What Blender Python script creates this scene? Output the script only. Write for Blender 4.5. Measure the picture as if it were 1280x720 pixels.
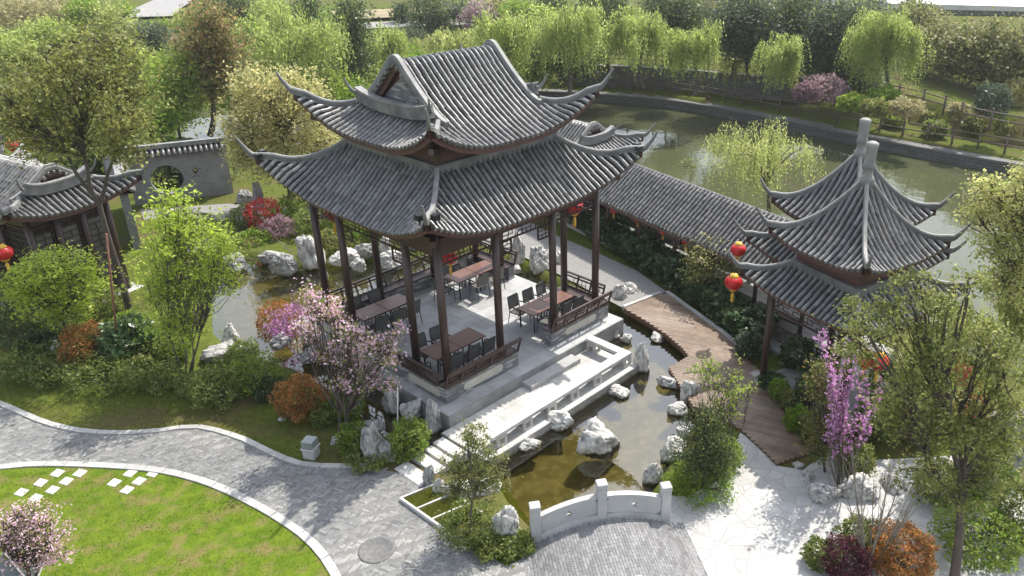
import bpy, bmesh, math, random
import numpy as np
from mathutils import Vector, Matrix, noise as mnoise
from mathutils.geometry import tessellate_polygon

for o in list(bpy.data.objects):
    bpy.data.objects.remove(o)
SC = bpy.context.scene
COL = SC.collection
R = math.radians

# ------------------------------------------------------------ camera
CF, CX, CY = 983.0, 736.0, 349.85
YAW, PIT, ROL = 0.716411, 0.444590, 0.004916
CP = np.array([-15.3448, -19.0716, 13.1311])
FW = np.array([math.cos(PIT)*math.cos(YAW), math.cos(PIT)*math.sin(YAW), -math.sin(PIT)])
_rt = np.array([math.sin(YAW), -math.cos(YAW), 0.0])
_up = np.cross(_rt, FW)
RT = math.cos(ROL)*_rt + math.sin(ROL)*_up
UP = -math.sin(ROL)*_rt + math.cos(ROL)*_up
cd = bpy.data.cameras.new('camera')
cam = bpy.data.objects.new('camera', cd)
COL.objects.link(cam)
mw = Matrix.Identity(4)
for i in range(3):
    mw[i][0] = RT[i]; mw[i][1] = UP[i]; mw[i][2] = -FW[i]; mw[i][3] = CP[i]
cam.matrix_world = mw
cd.sensor_width = 36.0
cd.lens = CF/1280*36.0
cd.shift_x = (640-CX)/1280
cd.shift_y = (CY-360)/1280
cd.clip_start = 0.1
cd.clip_end = 2000
SC.camera = cam

# ------------------------------------------------------------ light
SUN_AZ, SUN_EL = 6.0, 56.0
W = bpy.data.worlds.new('World'); SC.world = W; W.use_nodes = True
nt = W.node_tree
sky = nt.nodes.new('ShaderNodeTexSky'); sky.sky_type = 'NISHITA'; sky.sun_disc = False
sky.sun_elevation = R(SUN_EL); sky.sun_rotation = R(90-SUN_AZ)
sky.air_density = 1.2; sky.dust_density = 2.0
bg = nt.nodes['Background']; bg.inputs[1].default_value = 0.15
hsw = nt.nodes.new('ShaderNodeHueSaturation'); hsw.inputs['Saturation'].default_value = .5
nt.links.new(sky.outputs[0], hsw.inputs['Color']); nt.links.new(hsw.outputs[0], bg.inputs[0])
sd = bpy.data.lights.new('sun', 'SUN'); sd.energy = 3.0; sd.angle = R(0.5); sd.color = (1, .94, .85)
so = bpy.data.objects.new('sun', sd); COL.objects.link(so)
sdir = Vector((math.cos(R(SUN_EL))*math.cos(R(SUN_AZ)), math.cos(R(SUN_EL))*math.sin(R(SUN_AZ)), math.sin(R(SUN_EL))))
so.rotation_euler = sdir.to_track_quat('Z', 'Y').to_euler()
so.location = (30, 5, 40)
SC.view_settings.view_transform = 'Standard'
SC.view_settings.look = 'None'
SC.view_settings.exposure = 1.1
SC.view_settings.gamma = 1.0
SC.view_settings.use_curve_mapping = False
SC.cycles.max_bounces = 6
SC.cycles.diffuse_bounces = 4
SC.cycles.glossy_bounces = 2
SC.cycles.transmission_bounces = 4
SC.cycles.transparent_max_bounces = 6

# ------------------------------------------------------------ ground lookup: where a line of sight meets level z
def G(u, v, z=-0.4):
    d = FW + RT*((u-CX)/CF) - UP*((v-CY)/CF)
    t = (z-CP[2])/d[2]
    return CP + t*d
def on_plane(u, v, base):
    """point seen at u,v on the upright plane through base that faces the camera"""
    d = FW + RT*((u-CX)/CF) - UP*((v-CY)/CF)
    n = np.array([math.cos(YAW), math.sin(YAW), 0])
    t = ((np.array(base)-CP)@n)/(d@n)
    return CP + t*d
def mpp(P):
    return float((np.array(P)-CP)@FW)/CF       # metres per photo pixel at P

# ------------------------------------------------------------ materials
MATS = {}
def _nt(name):
    m = bpy.data.materials.new(name); m.use_nodes = True
    t = m.node_tree
    return m, t, t.nodes['Principled BSDF']
def rgba(c): return (c[0], c[1], c[2], 1)
def mat(name, c1, c2=None, scale=4.0, rough=0.7, bump=0.0, bscale=None, spec=0.5, detail=6, c3=None, s3=.6, metal=0, island=0, stretch=(1,1,1), lo=.35, hi=.65, coat=0):
    if name in MATS: return MATS[name]
    m, t, b = _nt(name)
    L = t.links.new; N = t.nodes.new
    b.inputs['Roughness'].default_value = rough
    b.inputs['Specular IOR Level'].default_value = spec
    b.inputs['Metallic'].default_value = metal
    if coat: b.inputs['Coat Weight'].default_value = coat; b.inputs['Coat Roughness'].default_value = .2
    tc = N('ShaderNodeTexCoord'); mp = N('ShaderNodeMapping'); mp.inputs['Scale'].default_value = stretch
    L(tc.outputs['Object'], mp.inputs[0])
    if c2 is None: c2 = tuple(x*.8 for x in c1)
    nz = N('ShaderNodeTexNoise'); nz.inputs['Scale'].default_value = scale; nz.inputs['Detail'].default_value = detail
    L(mp.outputs[0], nz.inputs[0])
    rp = N('ShaderNodeValToRGB'); rp.color_ramp.elements[0].position = lo; rp.color_ramp.elements[1].position = hi
    rp.color_ramp.elements[0].color = rgba(c1); rp.color_ramp.elements[1].color = rgba(c2)
    L(nz.outputs[0], rp.inputs[0])
    out = rp.outputs[0]
    if c3 is not None:
        n2 = N('ShaderNodeTexNoise'); n2.inputs['Scale'].default_value = s3; n2.inputs['Detail'].default_value = 5
        L(mp.outputs[0], n2.inputs[0])
        r2 = N('ShaderNodeValToRGB'); r2.color_ramp.elements[0].position = .48; r2.color_ramp.elements[1].position = .68
        L(n2.outputs[0], r2.inputs[0])
        mx = N('ShaderNodeMix'); mx.data_type = 'RGBA'
        L(r2.outputs[0], mx.inputs[0]); L(out, mx.inputs[6]); mx.inputs[7].default_value = rgba(c3)
        out = mx.outputs[2]
    if island:
        ge = N('ShaderNodeNewGeometry'); hs = N('ShaderNodeHueSaturation')
        ma = N('ShaderNodeMapRange'); ma.inputs[3].default_value = 1-island; ma.inputs[4].default_value = 1+island
        L(ge.outputs['Random Per Island'], ma.inputs[0]); L(ma.outputs[0], hs.inputs['Value']); L(out, hs.inputs['Color'])
        out = hs.outputs[0]
    L(out, b.inputs['Base Color'])
    if bump:
        nb = N('ShaderNodeTexNoise'); nb.inputs['Scale'].default_value = bscale or scale*3; nb.inputs['Detail'].default_value = 8
        L(mp.outputs[0], nb.inputs[0])
        bp = N('ShaderNodeBump'); bp.inputs['Strength'].default_value = min(1, bump); bp.inputs['Distance'].default_value = .03
        L(nb.outputs[0], bp.inputs['Height']); L(bp.outputs[0], b.inputs['Normal'])
    MATS[name] = m
    return m
def leafmat(name, c1, c2, c3=None, trans=.4, rough=.5):
    """foliage: every leaf takes its own colour between c1, c2 and c3; light passes through"""
    if name in MATS: return MATS[name]
    m = bpy.data.materials.new(name); m.use_nodes = True
    t = m.node_tree; t.nodes.clear(); L = t.links.new; N = t.nodes.new
    ge = N('ShaderNodeNewGeometry'); rp = N('ShaderNodeValToRGB')
    e = rp.color_ramp.elements
    e[0].color = rgba(c1); e[1].color = rgba(c2)
    if c3 is not None:
        e[1].position = .6; k = e.new(1.0); k.color = rgba(c3)
    L(ge.outputs['Random Per Island'], rp.inputs[0])
    # clump-wide tone differences
    tc = N('ShaderNodeTexCoord'); nz = N('ShaderNodeTexNoise'); nz.inputs['Scale'].default_value = .9; nz.inputs['Detail'].default_value = 2
    L(tc.outputs['Object'], nz.inputs[0])
    ma = N('ShaderNodeMapRange'); ma.inputs[1].default_value = .3; ma.inputs[2].default_value = .7; ma.inputs[3].default_value = .72; ma.inputs[4].default_value = 1.25
    L(nz.outputs[0], ma.inputs[0])
    hs = N('ShaderNodeHueSaturation'); L(rp.outputs[0], hs.inputs['Color']); L(ma.outputs[0], hs.inputs['Value'])
    d = N('ShaderNodeBsdfPrincipled'); d.inputs['Roughness'].default_value = rough; d.inputs['Specular IOR Level'].default_value = .3
    L(hs.outputs[0], d.inputs['Base Color'])
    tr = N('ShaderNodeBsdfTranslucent'); h2 = N('ShaderNodeHueSaturation'); h2.inputs['Value'].default_value = 1.7; L(hs.outputs[0], h2.inputs['Color']); L(h2.outputs[0], tr.inputs['Color'])
    mx = N('ShaderNodeMixShader'); mx.inputs[0].default_value = trans
    L(d.outputs[0], mx.inputs[1]); L(tr.outputs[0], mx.inputs[2])
    o = N('ShaderNodeOutputMaterial'); L(mx.outputs[0], o.inputs[0])
    MATS[name] = m
    return m

# ------------------------------------------------------------ objects
def link(o, parent=None):
    COL.objects.link(o)
    if parent is not None: o.parent = parent
    return o
def tag(o, label=None, cat=None, group=None, kind=None):
    if label: o['label'] = label
    if cat: o['category'] = cat
    if group: o['group'] = group
    if kind: o['kind'] = kind
    return o
def thing(name, label, cat, loc=(0, 0, 0), rz=0.0, group=None):
    o = bpy.data.objects.new(name, None); o.empty_display_size = .2
    COL.objects.link(o); o.location = tuple(float(x) for x in loc); o.rotation_euler = (0, 0, rz)
    return tag(o, label, cat, group)
def dup(root, loc, rz=None, label=None, sc=None):
    r = root.copy(); COL.objects.link(r); r.location = tuple(float(x) for x in loc)
    if rz is not None: r.rotation_euler = (0, 0, rz)
    if sc is not None: r.scale = (sc, sc, sc) if not hasattr(sc, '__len__') else sc
    if label: r['label'] = label
    for ch in list(root.children):
        c = ch.copy(); COL.objects.link(c); c.parent = r
        for g in list(ch.children):
            d = g.copy(); COL.objects.link(d); d.parent = c
    return r

class MB:
    """collects polygons and links them as one mesh"""
    def __init__(s): s.v = []; s.f = []; s.sm = []
    def add(s, vs, fs, smooth=False):
        k = len(s.v)
        s.v.extend([tuple(map(float, p)) for p in vs])
        for f in fs: s.f.append(tuple(k+i for i in f)); s.sm.append(smooth)
    def box(s, x0, x1, y0, y1, z0, z1):
        s.add([(x0,y0,z0),(x1,y0,z0),(x1,y1,z0),(x0,y1,z0),(x0,y0,z1),(x1,y0,z1),(x1,y1,z1),(x0,y1,z1)],
              [(0,3,2,1),(4,5,6,7),(0,1,5,4),(1,2,6,5),(2,3,7,6),(3,0,4,7)])
    def bar(s, a, b, w, h, up=(0, 0, 1)):
        a = Vector(a); b = Vector(b); d = (b-a)
        if d.length < 1e-6: return
        d.normalize(); u = Vector(up)
        if abs(d.dot(u)) > .98: u = Vector((1, 0, 0))
        sd = d.cross(u).normalized(); u2 = sd.cross(d).normalized()
        sd = sd*(w/2); u2 = u2*(h/2)
        s.add([a-sd-u2, a+sd-u2, a+sd+u2, a-sd+u2, b-sd-u2, b+sd-u2, b+sd+u2, b-sd+u2],
              [(0,1,2,3),(7,6,5,4),(0,4,5,1),(1,5,6,2),(2,6,7,3),(3,7,4,0)])
    def tube(s, pts, rad, n=8, cap=True, smooth=True):
        pts = [Vector(p) for p in pts]; rad = rad if hasattr(rad, '__len__') else [rad]*len(pts)
        vs = []; fs = []; m = len(pts)
        ref = None
        for i, q in enumerate(pts):
            d = (pts[min(i+1, m-1)]-pts[max(i-1, 0)])
            if d.length < 1e-9: d = Vector((0, 0, 1))
            d.normalize()
            if ref is None:
                ref = Vector((1, 0, 0)) if abs(d.x) < .9 else Vector((0, 1, 0))
            a = (ref-d*ref.dot(d)).normalized(); ref = a; b = d.cross(a)
            for k in range(n):
                an = 2*math.pi*k/n
                vs.append(q+(a*math.cos(an)+b*math.sin(an))*rad[i])
        for i in range(m-1):
            for k in range(n):
                fs.append((i*n+k, i*n+(k+1) % n, (i+1)*n+(k+1) % n, (i+1)*n+k))
        s.add(vs, fs, smooth)
        if cap:
            k0 = len(s.v)-m*n
            s.f.append(tuple(k0+k for k in reversed(range(n)))); s.sm.append(False)
            s.f.append(tuple(k0+(m-1)*n+k for k in range(n))); s.sm.append(False)
    def lathe(s, prof, c=(0, 0, 0), n=16, smooth=True):
        vs = []; fs = []
        for r, z in prof:
            for k in range(n):
                an = 2*math.pi*k/n; vs.append((c[0]+r*math.cos(an), c[1]+r*math.sin(an), c[2]+z))
        m = len(prof)
        for i in range(m-1):
            for k in range(n):
                fs.append((i*n+k, i*n+(k+1) % n, (i+1)*n+(k+1) % n, (i+1)*n+k))
        fs.append(tuple(reversed(range(n)))); fs.append(tuple((m-1)*n+k for k in range(n)))
        s.add(vs, fs, smooth)
    def sweep(s, path, prof, up=(0, 0, 1), scale=None, smooth=False):
        """prof: closed list of (side, height); swept along path"""
        path = [Vector(p) for p in path]; m = len(path); n = len(prof); vs = []; fs = []
        for i, q in enumerate(path):
            d = (path[min(i+1, m-1)]-path[max(i-1, 0)]).normalized()
            sd = d.cross(Vector(up))
            sd = sd.normalized() if sd.length > 1e-5 else Vector((1, 0, 0))
            u = sd.cross(d).normalized(); k = 1 if scale is None else scale[i]
            for a, b in prof: vs.append(q+sd*a*k+u*b*k)
        for i in range(m-1):
            for k in range(n):
                fs.append((i*n+k, i*n+(k+1) % n, (i+1)*n+(k+1) % n, (i+1)*n+k))
        fs.append(tuple(reversed(range(n)))); fs.append(tuple((m-1)*n+k for k in range(n)))
        s.add(vs, fs, smooth)
    def prism(s, poly, z0, z1):
        n = len(poly)
        k = len(s.v)
        s.v.extend([(float(p[0]), float(p[1]), z0) for p in poly]); s.v.extend([(float(p[0]), float(p[1]), z1) for p in poly])
        for i in range(n):
            j = (i+1) % n; s.f.append((k+i, k+j, k+n+j, k+n+i)); s.sm.append(False)
        tri = tessellate_polygon([[Vector((float(p[0]), float(p[1]), 0)) for p in poly]])
        for a, b, c in tri:
            s.f.append((k+n+a, k+n+b, k+n+c)); s.sm.append(False)
            s.f.append((k+c, k+b, k+a)); s.sm.append(False)
    def sheet(s, poly, z):
        k = len(s.v); s.v.extend([(float(p[0]), float(p[1]), z) for p in poly])
        ar = sum(poly[i-1][0]*poly[i][1]-poly[i][0]*poly[i-1][1] for i in range(len(poly)))
        for a, b, c in tessellate_polygon([[Vector((float(p[0]), float(p[1]), 0)) for p in poly]]):
            A, B, C = poly[a], poly[b], poly[c]
            if (B[0]-A[0])*(C[1]-A[1])-(B[1]-A[1])*(C[0]-A[0]) < 0: b, c = c, b      # face up
            s.f.append((k+a, k+b, k+c)); s.sm.append(False)
    def build(s, name, m, parent=None, recalc=True, bevel=0):
        me = bpy.data.meshes.new(name)
        me.from_pydata(s.v, [], s.f)
        me.polygons.foreach_set('use_smooth', s.sm)
        if recalc or bevel:
            b = bmesh.new(); b.from_mesh(me)
            if bevel:
                bmesh.ops.remove_doubles(b, verts=b.verts, dist=1e-5)
                bmesh.ops.bevel(b, geom=[e for e in b.edges if len(e.link_faces) == 2 and e.calc_face_angle(0) > .5], offset=bevel, segments=1, affect='EDGES')
            bmesh.ops.recalc_face_normals(b, faces=b.faces); b.to_mesh(me); b.free()
        me.materials.append(m)
        o = bpy.data.objects.new(name, me)
        return link(o, parent)
def npmesh(name, V, F, m, parent=None, smooth=False):
    """fast mesh from arrays; F is (n,3) or (n,4)"""
    me = bpy.data.meshes.new(name); V = np.asarray(V, np.float32); F = np.asarray(F, np.int32)
    k = F.shape[1]
    me.vertices.add(len(V)); me.vertices.foreach_set('co', V.ravel())
    me.loops.add(F.size); me.loops.foreach_set('vertex_index', F.ravel())
    me.polygons.add(len(F)); me.polygons.foreach_set('loop_start', np.arange(0, F.size, k, dtype=np.int32))
    me.polygons.foreach_set('loop_total', np.full(len(F), k, np.int32))
    if smooth: me.polygons.foreach_set('use_smooth', np.ones(len(F), bool))
    me.update(calc_edges=True); me.validate()
    me.materials.append(m)
    return link(bpy.data.objects.new(name, me), parent)
def in_poly(px, py, poly):
    px = np.asarray(px); py = np.asarray(py); ins = np.zeros(px.shape, bool); n = len(poly)
    for i in range(n):
        x0, y0 = poly[i][:2]; x1, y1 = poly[(i+1) % n][:2]
        c = ((y0 > py) != (y1 > py))
        ins ^= c & (px < (x1-x0)*(py-y0)/((y1-y0) if y1 != y0 else 1e-9)+x0)
    return ins
def d_poly(px, py, poly, closed=True):
    d = np.full(np.shape(px), 1e9); n = len(poly)
    for i in range(n if closed else n-1):
        x0, y0 = poly[i][:2]; x1, y1 = poly[(i+1) % n][:2]
        dx, dy = x1-x0, y1-y0; l2 = dx*dx+dy*dy+1e-12
        t = np.clip(((px-x0)*dx+(py-y0)*dy)/l2, 0, 1)
        d = np.minimum(d, np.hypot(px-x0-t*dx, py-y0-t*dy))
    return d
def smooth_curve(pts, n=8):
    """Catmull-Rom through points"""
    P = [np.array(p, float) for p in pts]; out = []
    for i in range(len(P)-1):
        p0 = P[max(i-1, 0)]; p1 = P[i]; p2 = P[i+1]; p3 = P[min(i+2, len(P)-1)]
        for k in range(n):
            t = k/n
            out.append(.5*((2*p1)+(-p0+p2)*t+(2*p0-5*p1+4*p2-p3)*t*t+(-p0+3*p1-3*p2+p3)*t**3))
    out.append(P[-1]); return out
# ------------------------------------------------------------ shared materials
M_TILE = mat('roof_tile', (.10,.099,.096), (.19,.188,.182), 9, .33, .25, 40, island=.34, spec=.7, c3=(.14,.137,.13), s3=2.5)
M_PAN = mat('tile_bed', (.028,.028,.028), (.05,.05,.05), 5, .85, .3, 30, spec=.2)
M_RIDGE = mat('ridge_plaster', (.20,.20,.195), (.14,.14,.137), 3, .75, .3, 25, c3=(.10,.10,.098), s3=1.6)
M_RCAP = mat('ridge_cap', (.27,.265,.255), (.19,.19,.185), 4, .65, .2, 30, c3=(.17,.17,.165), s3=2.2)
M_WOOD = mat('dark_timber', (.045,.026,.022), (.062,.036,.030), 3, .42, .12, 60, stretch=(1,1,.2))
M_FASC = mat('painted_fascia', (.085,.038,.032), (.115,.054,.046), 3, .5, .1, 40)
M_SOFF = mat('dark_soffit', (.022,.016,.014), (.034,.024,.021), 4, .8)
M_STONE = mat('granite', (.42,.42,.41), (.34,.34,.335), 5, .7, .25, 60, c3=(.29,.29,.285), s3=.9)
M_WHITE = mat('white_stone', (.54,.53,.51), (.45,.445,.425), 4, .6, .2, 60, c3=(.38,.37,.35), s3=1.3)
M_CREAM = mat('cream_panel', (.52,.49,.42), (.44,.41,.35), 3, .7)
M_RED = mat('lantern_red', (.55,.012,.015), (.42,.008,.012), 3, .45)
M_GOLD = mat('lantern_gold', (.75,.42,.05), (.62,.33,.03), 5, .5)
M_BLACK = mat('black_metal', (.015,.015,.017), (.022,.022,.024), 5, .4)
M_TABLE = mat('table_wood', (.11,.045,.028), (.16,.068,.042), 3, .42, .08, 50, stretch=(.4,5,1))
M_MESH = mat('chair_mesh', (.085,.083,.078), (.11,.107,.10), 20, .6)
M_ROCK = mat('limestone', (.58,.565,.53), (.44,.435,.41), 2.2, .85, .9, 7, c3=(.22,.215,.205), s3=2.3, lo=.38, hi=.66)
M_ROCKD = mat('grey_limestone', (.40,.395,.38), (.25,.25,.245), 2.4, .85, .9, 7, c3=(.14,.14,.135), s3=2.0, lo=.38, hi=.62)
M_BARK = mat('bark', (.105,.082,.065), (.055,.043,.036), 6, .9, .6, 25, stretch=(1,1,.3))
M_BARKG = mat('grey_bark', (.115,.095,.075), (.065,.055,.045), 6, .9, .5, 25, stretch=(1,1,.3))

def brick_mat(name, c1, c2, mortar, bw, bh, rot=None, ms=.008, rough=.85, white=None):
    if name in MATS: return MATS[name]
    m, t, b = _nt(name); L = t.links.new; N = t.nodes.new
    b.inputs['Roughness'].default_value = rough
    tc = N('ShaderNodeTexCoord'); sx = N('ShaderNodeSeparateXYZ'); L(tc.outputs['Object'], sx.inputs[0])
    ad = N('ShaderNodeMath'); ad.operation = 'ADD'; L(sx.outputs[0], ad.inputs[0]); L(sx.outputs[1], ad.inputs[1])
    cb = N('ShaderNodeCombineXYZ'); L(ad.outputs[0], cb.inputs[0]); L(sx.outputs[2], cb.inputs[1])
    br = N('ShaderNodeTexBrick'); br.inputs['Scale'].default_value = 1; br.inputs['Brick Width'].default_value = bw; br.inputs['Row Height'].default_value = bh
    br.inputs['Mortar Size'].default_value = ms; br.inputs['Color1'].default_value = rgba(c1); br.inputs['Color2'].default_value = rgba(c2); br.inputs['Mortar'].default_value = rgba(mortar)
    L(cb.outputs[0], br.inputs[0]); out = br.outputs[0]
    nz = N('ShaderNodeTexNoise'); nz.inputs['Scale'].default_value = 2.2; nz.inputs['Detail'].default_value = 6
    mpp_ = N('ShaderNodeMapping'); mpp_.inputs['Scale'].default_value = (.9, .9, 5.5) if white is not None else (1, 1, 1); L(tc.outputs['Object'], mpp_.inputs[0]); L(mpp_.outputs[0], nz.inputs[0])
    if white is not None:
        r2 = N('ShaderNodeValToRGB'); r2.color_ramp.elements[0].position = .54; r2.color_ramp.elements[1].position = .60; L(nz.outputs[0], r2.inputs[0])
        mx = N('ShaderNodeMix'); mx.data_type = 'RGBA'; L(r2.outputs[0], mx.inputs[0]); L(out, mx.inputs[6]); mx.inputs[7].default_value = rgba(white); out = mx.outputs[2]
    else:
        ma = N('ShaderNodeMapRange'); ma.inputs[3].default_value = .7; ma.inputs[4].default_value = 1.3; L(nz.outputs[0], ma.inputs[0])
        hs = N('ShaderNodeHueSaturation'); L(ma.outputs[0], hs.inputs['Value']); L(out, hs.inputs['Color']); out = hs.outputs[0]
    L(out, b.inputs['Base Color'])
    bp = N('ShaderNodeBump'); bp.inputs['Distance'].default_value = .01; bp.inputs['Strength'].default_value = .6; bp.invert = True
    L(br.outputs['Fac'], bp.inputs['Height']); L(bp.outputs[0], b.inputs['Normal'])
    MATS[name] = m; return m
M_BRICK = brick_mat('grey_brick', (.12,.12,.125), (.16,.16,.165), (.20,.20,.20), .24, .055, white=(.38,.38,.37))
M_BRICKW = brick_mat('moon_wall_brick', (.19,.195,.20), (.235,.24,.245), (.29,.29,.29), .28, .065)
M_BANK = brick_mat('bank_stone', (.085,.085,.08), (.12,.118,.11), (.05,.05,.047), .55, .22, ms=.02)
M_RETAIN = brick_mat('retaining_stone', (.12,.118,.11), (.155,.15,.145), (.08,.08,.075), .5, .2, ms=.015)

# ------------------------------------------------------------ curved tile roofs
class Roof:
    """hip (or hip and gable) roof on a rectangle: half sizes ex, ey at the eave, curved slope, corners that sweep up"""
    def __init__(s, ex, ey, z0, a, b, dh, lift, w, out, p=2.0, dtop=None, gable=False, tip=.75, tiplen=.5):
        s.ex, s.ey, s.z0, s.a, s.b, s.dh = ex, ey, z0, a, b, dh
        s.L, s.w, s.out, s.p = lift, w, out, p
        s.dtop = dtop if dtop is not None else dh
        s.gable = gable; s.tip = tip; s.tiplen = tiplen
    def lift(s, c, d):
        k = max(0.0, (s.w-c)/(s.w+s.out))
        return s.L*k**s.p*max(0.0, 1-max(d, 0)/(s.dh*1.25))**1.3
    def de(s, c):
        k = max(0.0, (s.w-c)/(s.w+s.out)); return -s.out*k*k
    def zf(s, d):
        z = s.z0+s.a*d+s.b*d*d
        if s.gable:                                     # the ridge rolls over
            r = s.dtop-d
            if r < .26: z -= ((.26-r)**2)*2.2
        return z
    def pt(s, side, x, d):
        """side 0: -Y, 1: +X, 2: +Y, 3: -X ; x along the eave, d in from it"""
        E = s.ex if side in (0, 2) else s.ey; F = s.ey if side in (0, 2) else s.ex
        c = E-abs(x); z = s.zf(d)+s.lift(c, d)
        if side == 0: return (x, -F+d, z)
        if side == 2: return (-x, F-d, z)
        if side == 1: return (F-d, x, z)
        return (-F+d, -x, z)
    def face(s, side, bed, tube, fasc, soff, step=.2, r=.055, tl=.24):
        E = s.ex if side in (0, 2) else s.ey
        full = s.gable and side in (0, 2)
        n = max(4, int(round(2*(E+s.out)/step))); xs = [-(E+s.out)+(i+.5)*2*(E+s.out)/n for i in range(n)]
        hw = (E+s.out)/n
        def rng(x):
            c = E-abs(x); d0 = s.de(c)
            if full and c >= s.dh-1e-6: d1 = s.dtop
            else: d1 = min(c, s.dh)
            return d0, d1
        ends = []
        # bed strips and rows of barrel tiles
        for x in xs:
            l, rr = x-hw, x+hw
            NS = 14 if full else 8
            A = rng(max(min(l, E+s.out), -(E+s.out))); B = rng(min(rr, E+s.out))
            C = rng(x)
            vs = []
            for k in range(NS+1):
                t = k/NS
                for xx, q in ((l, A), (x, C), (rr, B)):
                    if full and not (E-abs(xx) >= s.dh-1e-6) and E-abs(x) >= s.dh: q = C
                    vs.append(s.pt(side, xx, q[0]+(max(q[1], q[0])-q[0])*t))
            bed.add(vs, [f for k in range(NS) for f in ((k*3, k*3+1, k*3+4, k*3+3), (k*3+1, k*3+2, k*3+5, k*3+4))], True)
            d0, d1 = C
            if d1-d0 < .1: continue
            pts = []; nt_ = max(1, int(round((d1-d0)/tl)))
            ax = Vector((1, 0, 0)) if side == 0 else Vector((0, 1, 0)) if side == 1 else Vector((-1, 0, 0)) if side == 2 else Vector((0, -1, 0))
            for k in range(nt_):
                jit = random.uniform(-.012, .012)
                pa = Vector(s.pt(side, x, d0-.04+(d1-d0)*k/nt_)); pb = Vector(s.pt(side, x, d0+(d1-d0)*(k+1)/nt_+.02))
                dr = (pb-pa); dr.normalize(); nr = ax.cross(dr).normalized(); sd = nr.cross(dr).normalized()*-1
                pm = (pa+pb)/2
                mid = Vector(s.pt(side, x, d0+(d1-d0)*(k+.5)/nt_)); bow = (mid-pm)
                vs = []
                for q, rd in ((pa, r*1.08), (pm+bow, r*1.0), (pb, r*.9)):
                    q = q+ax*jit
                    for an in (0, 36, 72, 108, 144, 180):
                        vs.append(q+ax*(rd*math.cos(R(an)))+nr*(rd*1.45*math.sin(R(an))+.012))
                fs = [(i*6+j, i*6+j+1, i*6+7+j, i*6+6+j) for i in range(2) for j in range(5)]
                tube.add(vs, fs, True)
                if k == 0: tube.add(vs[:6], [(5, 4, 3, 2, 1, 0)])
            pa = Vector(s.pt(side, x, d0-.045)); pb = Vector(s.pt(side, x, d0+.1)); dr = (pb-pa).normalized(); nr = ax.cross(dr).normalized()
            q = pa+nr*.03                                # round tile end
            vs = [q+ax*(r*1.12*math.cos(2*math.pi*k/10))+nr*(r*1.12*math.sin(2*math.pi*k/10)) for k in range(10)]
            vs += [v+dr*.07 for v in vs]
            tube.add(vs, [tuple(range(10))]+[(k, (k+1) % 10, 10+(k+1) % 10, 10+k) for k in range(10)])
        # fascia and soffit follow the eave
        K = 28; pr = []
        for k in range(K+1):
            x = -(E+s.out)+2*(E+s.out)*k/K; d0 = s.de(E-abs(x)); pr.append((Vector(s.pt(side, x, d0+.07)), x, d0))
        inw = {0: Vector((0, 1, 0)), 1: Vector((-1, 0, 0)), 2: Vector((0, -1, 0)), 3: Vector((1, 0, 0))}[side]
        vs = []
        for q, x, d0 in pr:
            vs += [q+Vector((0, 0, -.03)), q+Vector((0, 0, -.22)), q+inw*.06+Vector((0, 0, -.22)), q+inw*.06+Vector((0, 0, -.03))]
        fasc.add(vs, [(k*4+j, k*4+(j+1) % 4, k*4+4+(j+1) % 4, k*4+4+j) for k in range(K) for j in range(4)], False)
        vs = []
        for q, x, d0 in pr:
            c = E-abs(x); dd = min(max(c, d0+.1), s.dh)
            e = Vector(s.pt(side, x, dd)); vs += [q+inw*.03+Vector((0, 0, -.1)), e+Vector((0, 0, -.12))]
        soff.add(vs, [(k*2, k*2+1, k*2+3, k*2+2) for k in range(K)], True)
    def hip_path(s, sx, sy, top=0.0, n=14):
        """from the top of the hip down to the flying tip"""
        P = []
        for k in range(n+1):
            d = (s.dh-top)*(1-k/n)+(-s.out)*(k/n)
            c = d; z = s.zf(d)+s.lift(c, d)
            P.append(Vector((sx*(s.ex-d), sy*(s.ey-d), z+.05)))
        e = P[-1]; dr = Vector((sx, sy, 0)).normalized(); sl = (P[-1]-P[-2]); hs = Vector((sl.x, sl.y, 0)).length; g0 = sl.z/max(hs, 1e-6)
        T = []
        for k in range(1, 8):
            t = k/7; T.append(e+dr*(s.tiplen*t)+Vector((0, 0, g0*s.tiplen*t+(s.tip-g0*s.tiplen)*t**1.35)))
        return P+T, len(P)
RPROF = [(-.075, -.05), (.075, -.05), (.075, -.005), (.05, .008), (.05, .03), (.072, .042), (.072, .085), (.045, .12), (-.045, .12), (-.072, .085), (-.072, .042), (-.05, .03), (-.05, .008), (-.075, -.005)]
CPROF = [(-.075, .0), (.075, .0), (.085, .04), (.05, .085), (-.05, .085), (-.085, .04)]
def hips(roof, name, parent, corners=((-1,-1),(1,-1),(1,1),(-1,1)), top=0.0, k=1.0, hook=True):
    k *= .84
    for sx, sy in corners:
        P, m = roof.hip_path(sx, sy, top)
        n = len(P)
        sc = [k]*(m-2)+[k*(1-.62*(i/(n-m+1))) for i in range(n-m+2)]
        rb = MB(); rb.sweep(P, RPROF, scale=sc)
        o = rb.build(name, M_RIDGE, parent)
        cb = MB(); cb.sweep([p+Vector((0, 0, .115*q)) for p, q in zip(P, sc)], CPROF, scale=[q*.9 for q in sc])
        cb.build('ridge_cap', M_RCAP, o)

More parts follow.
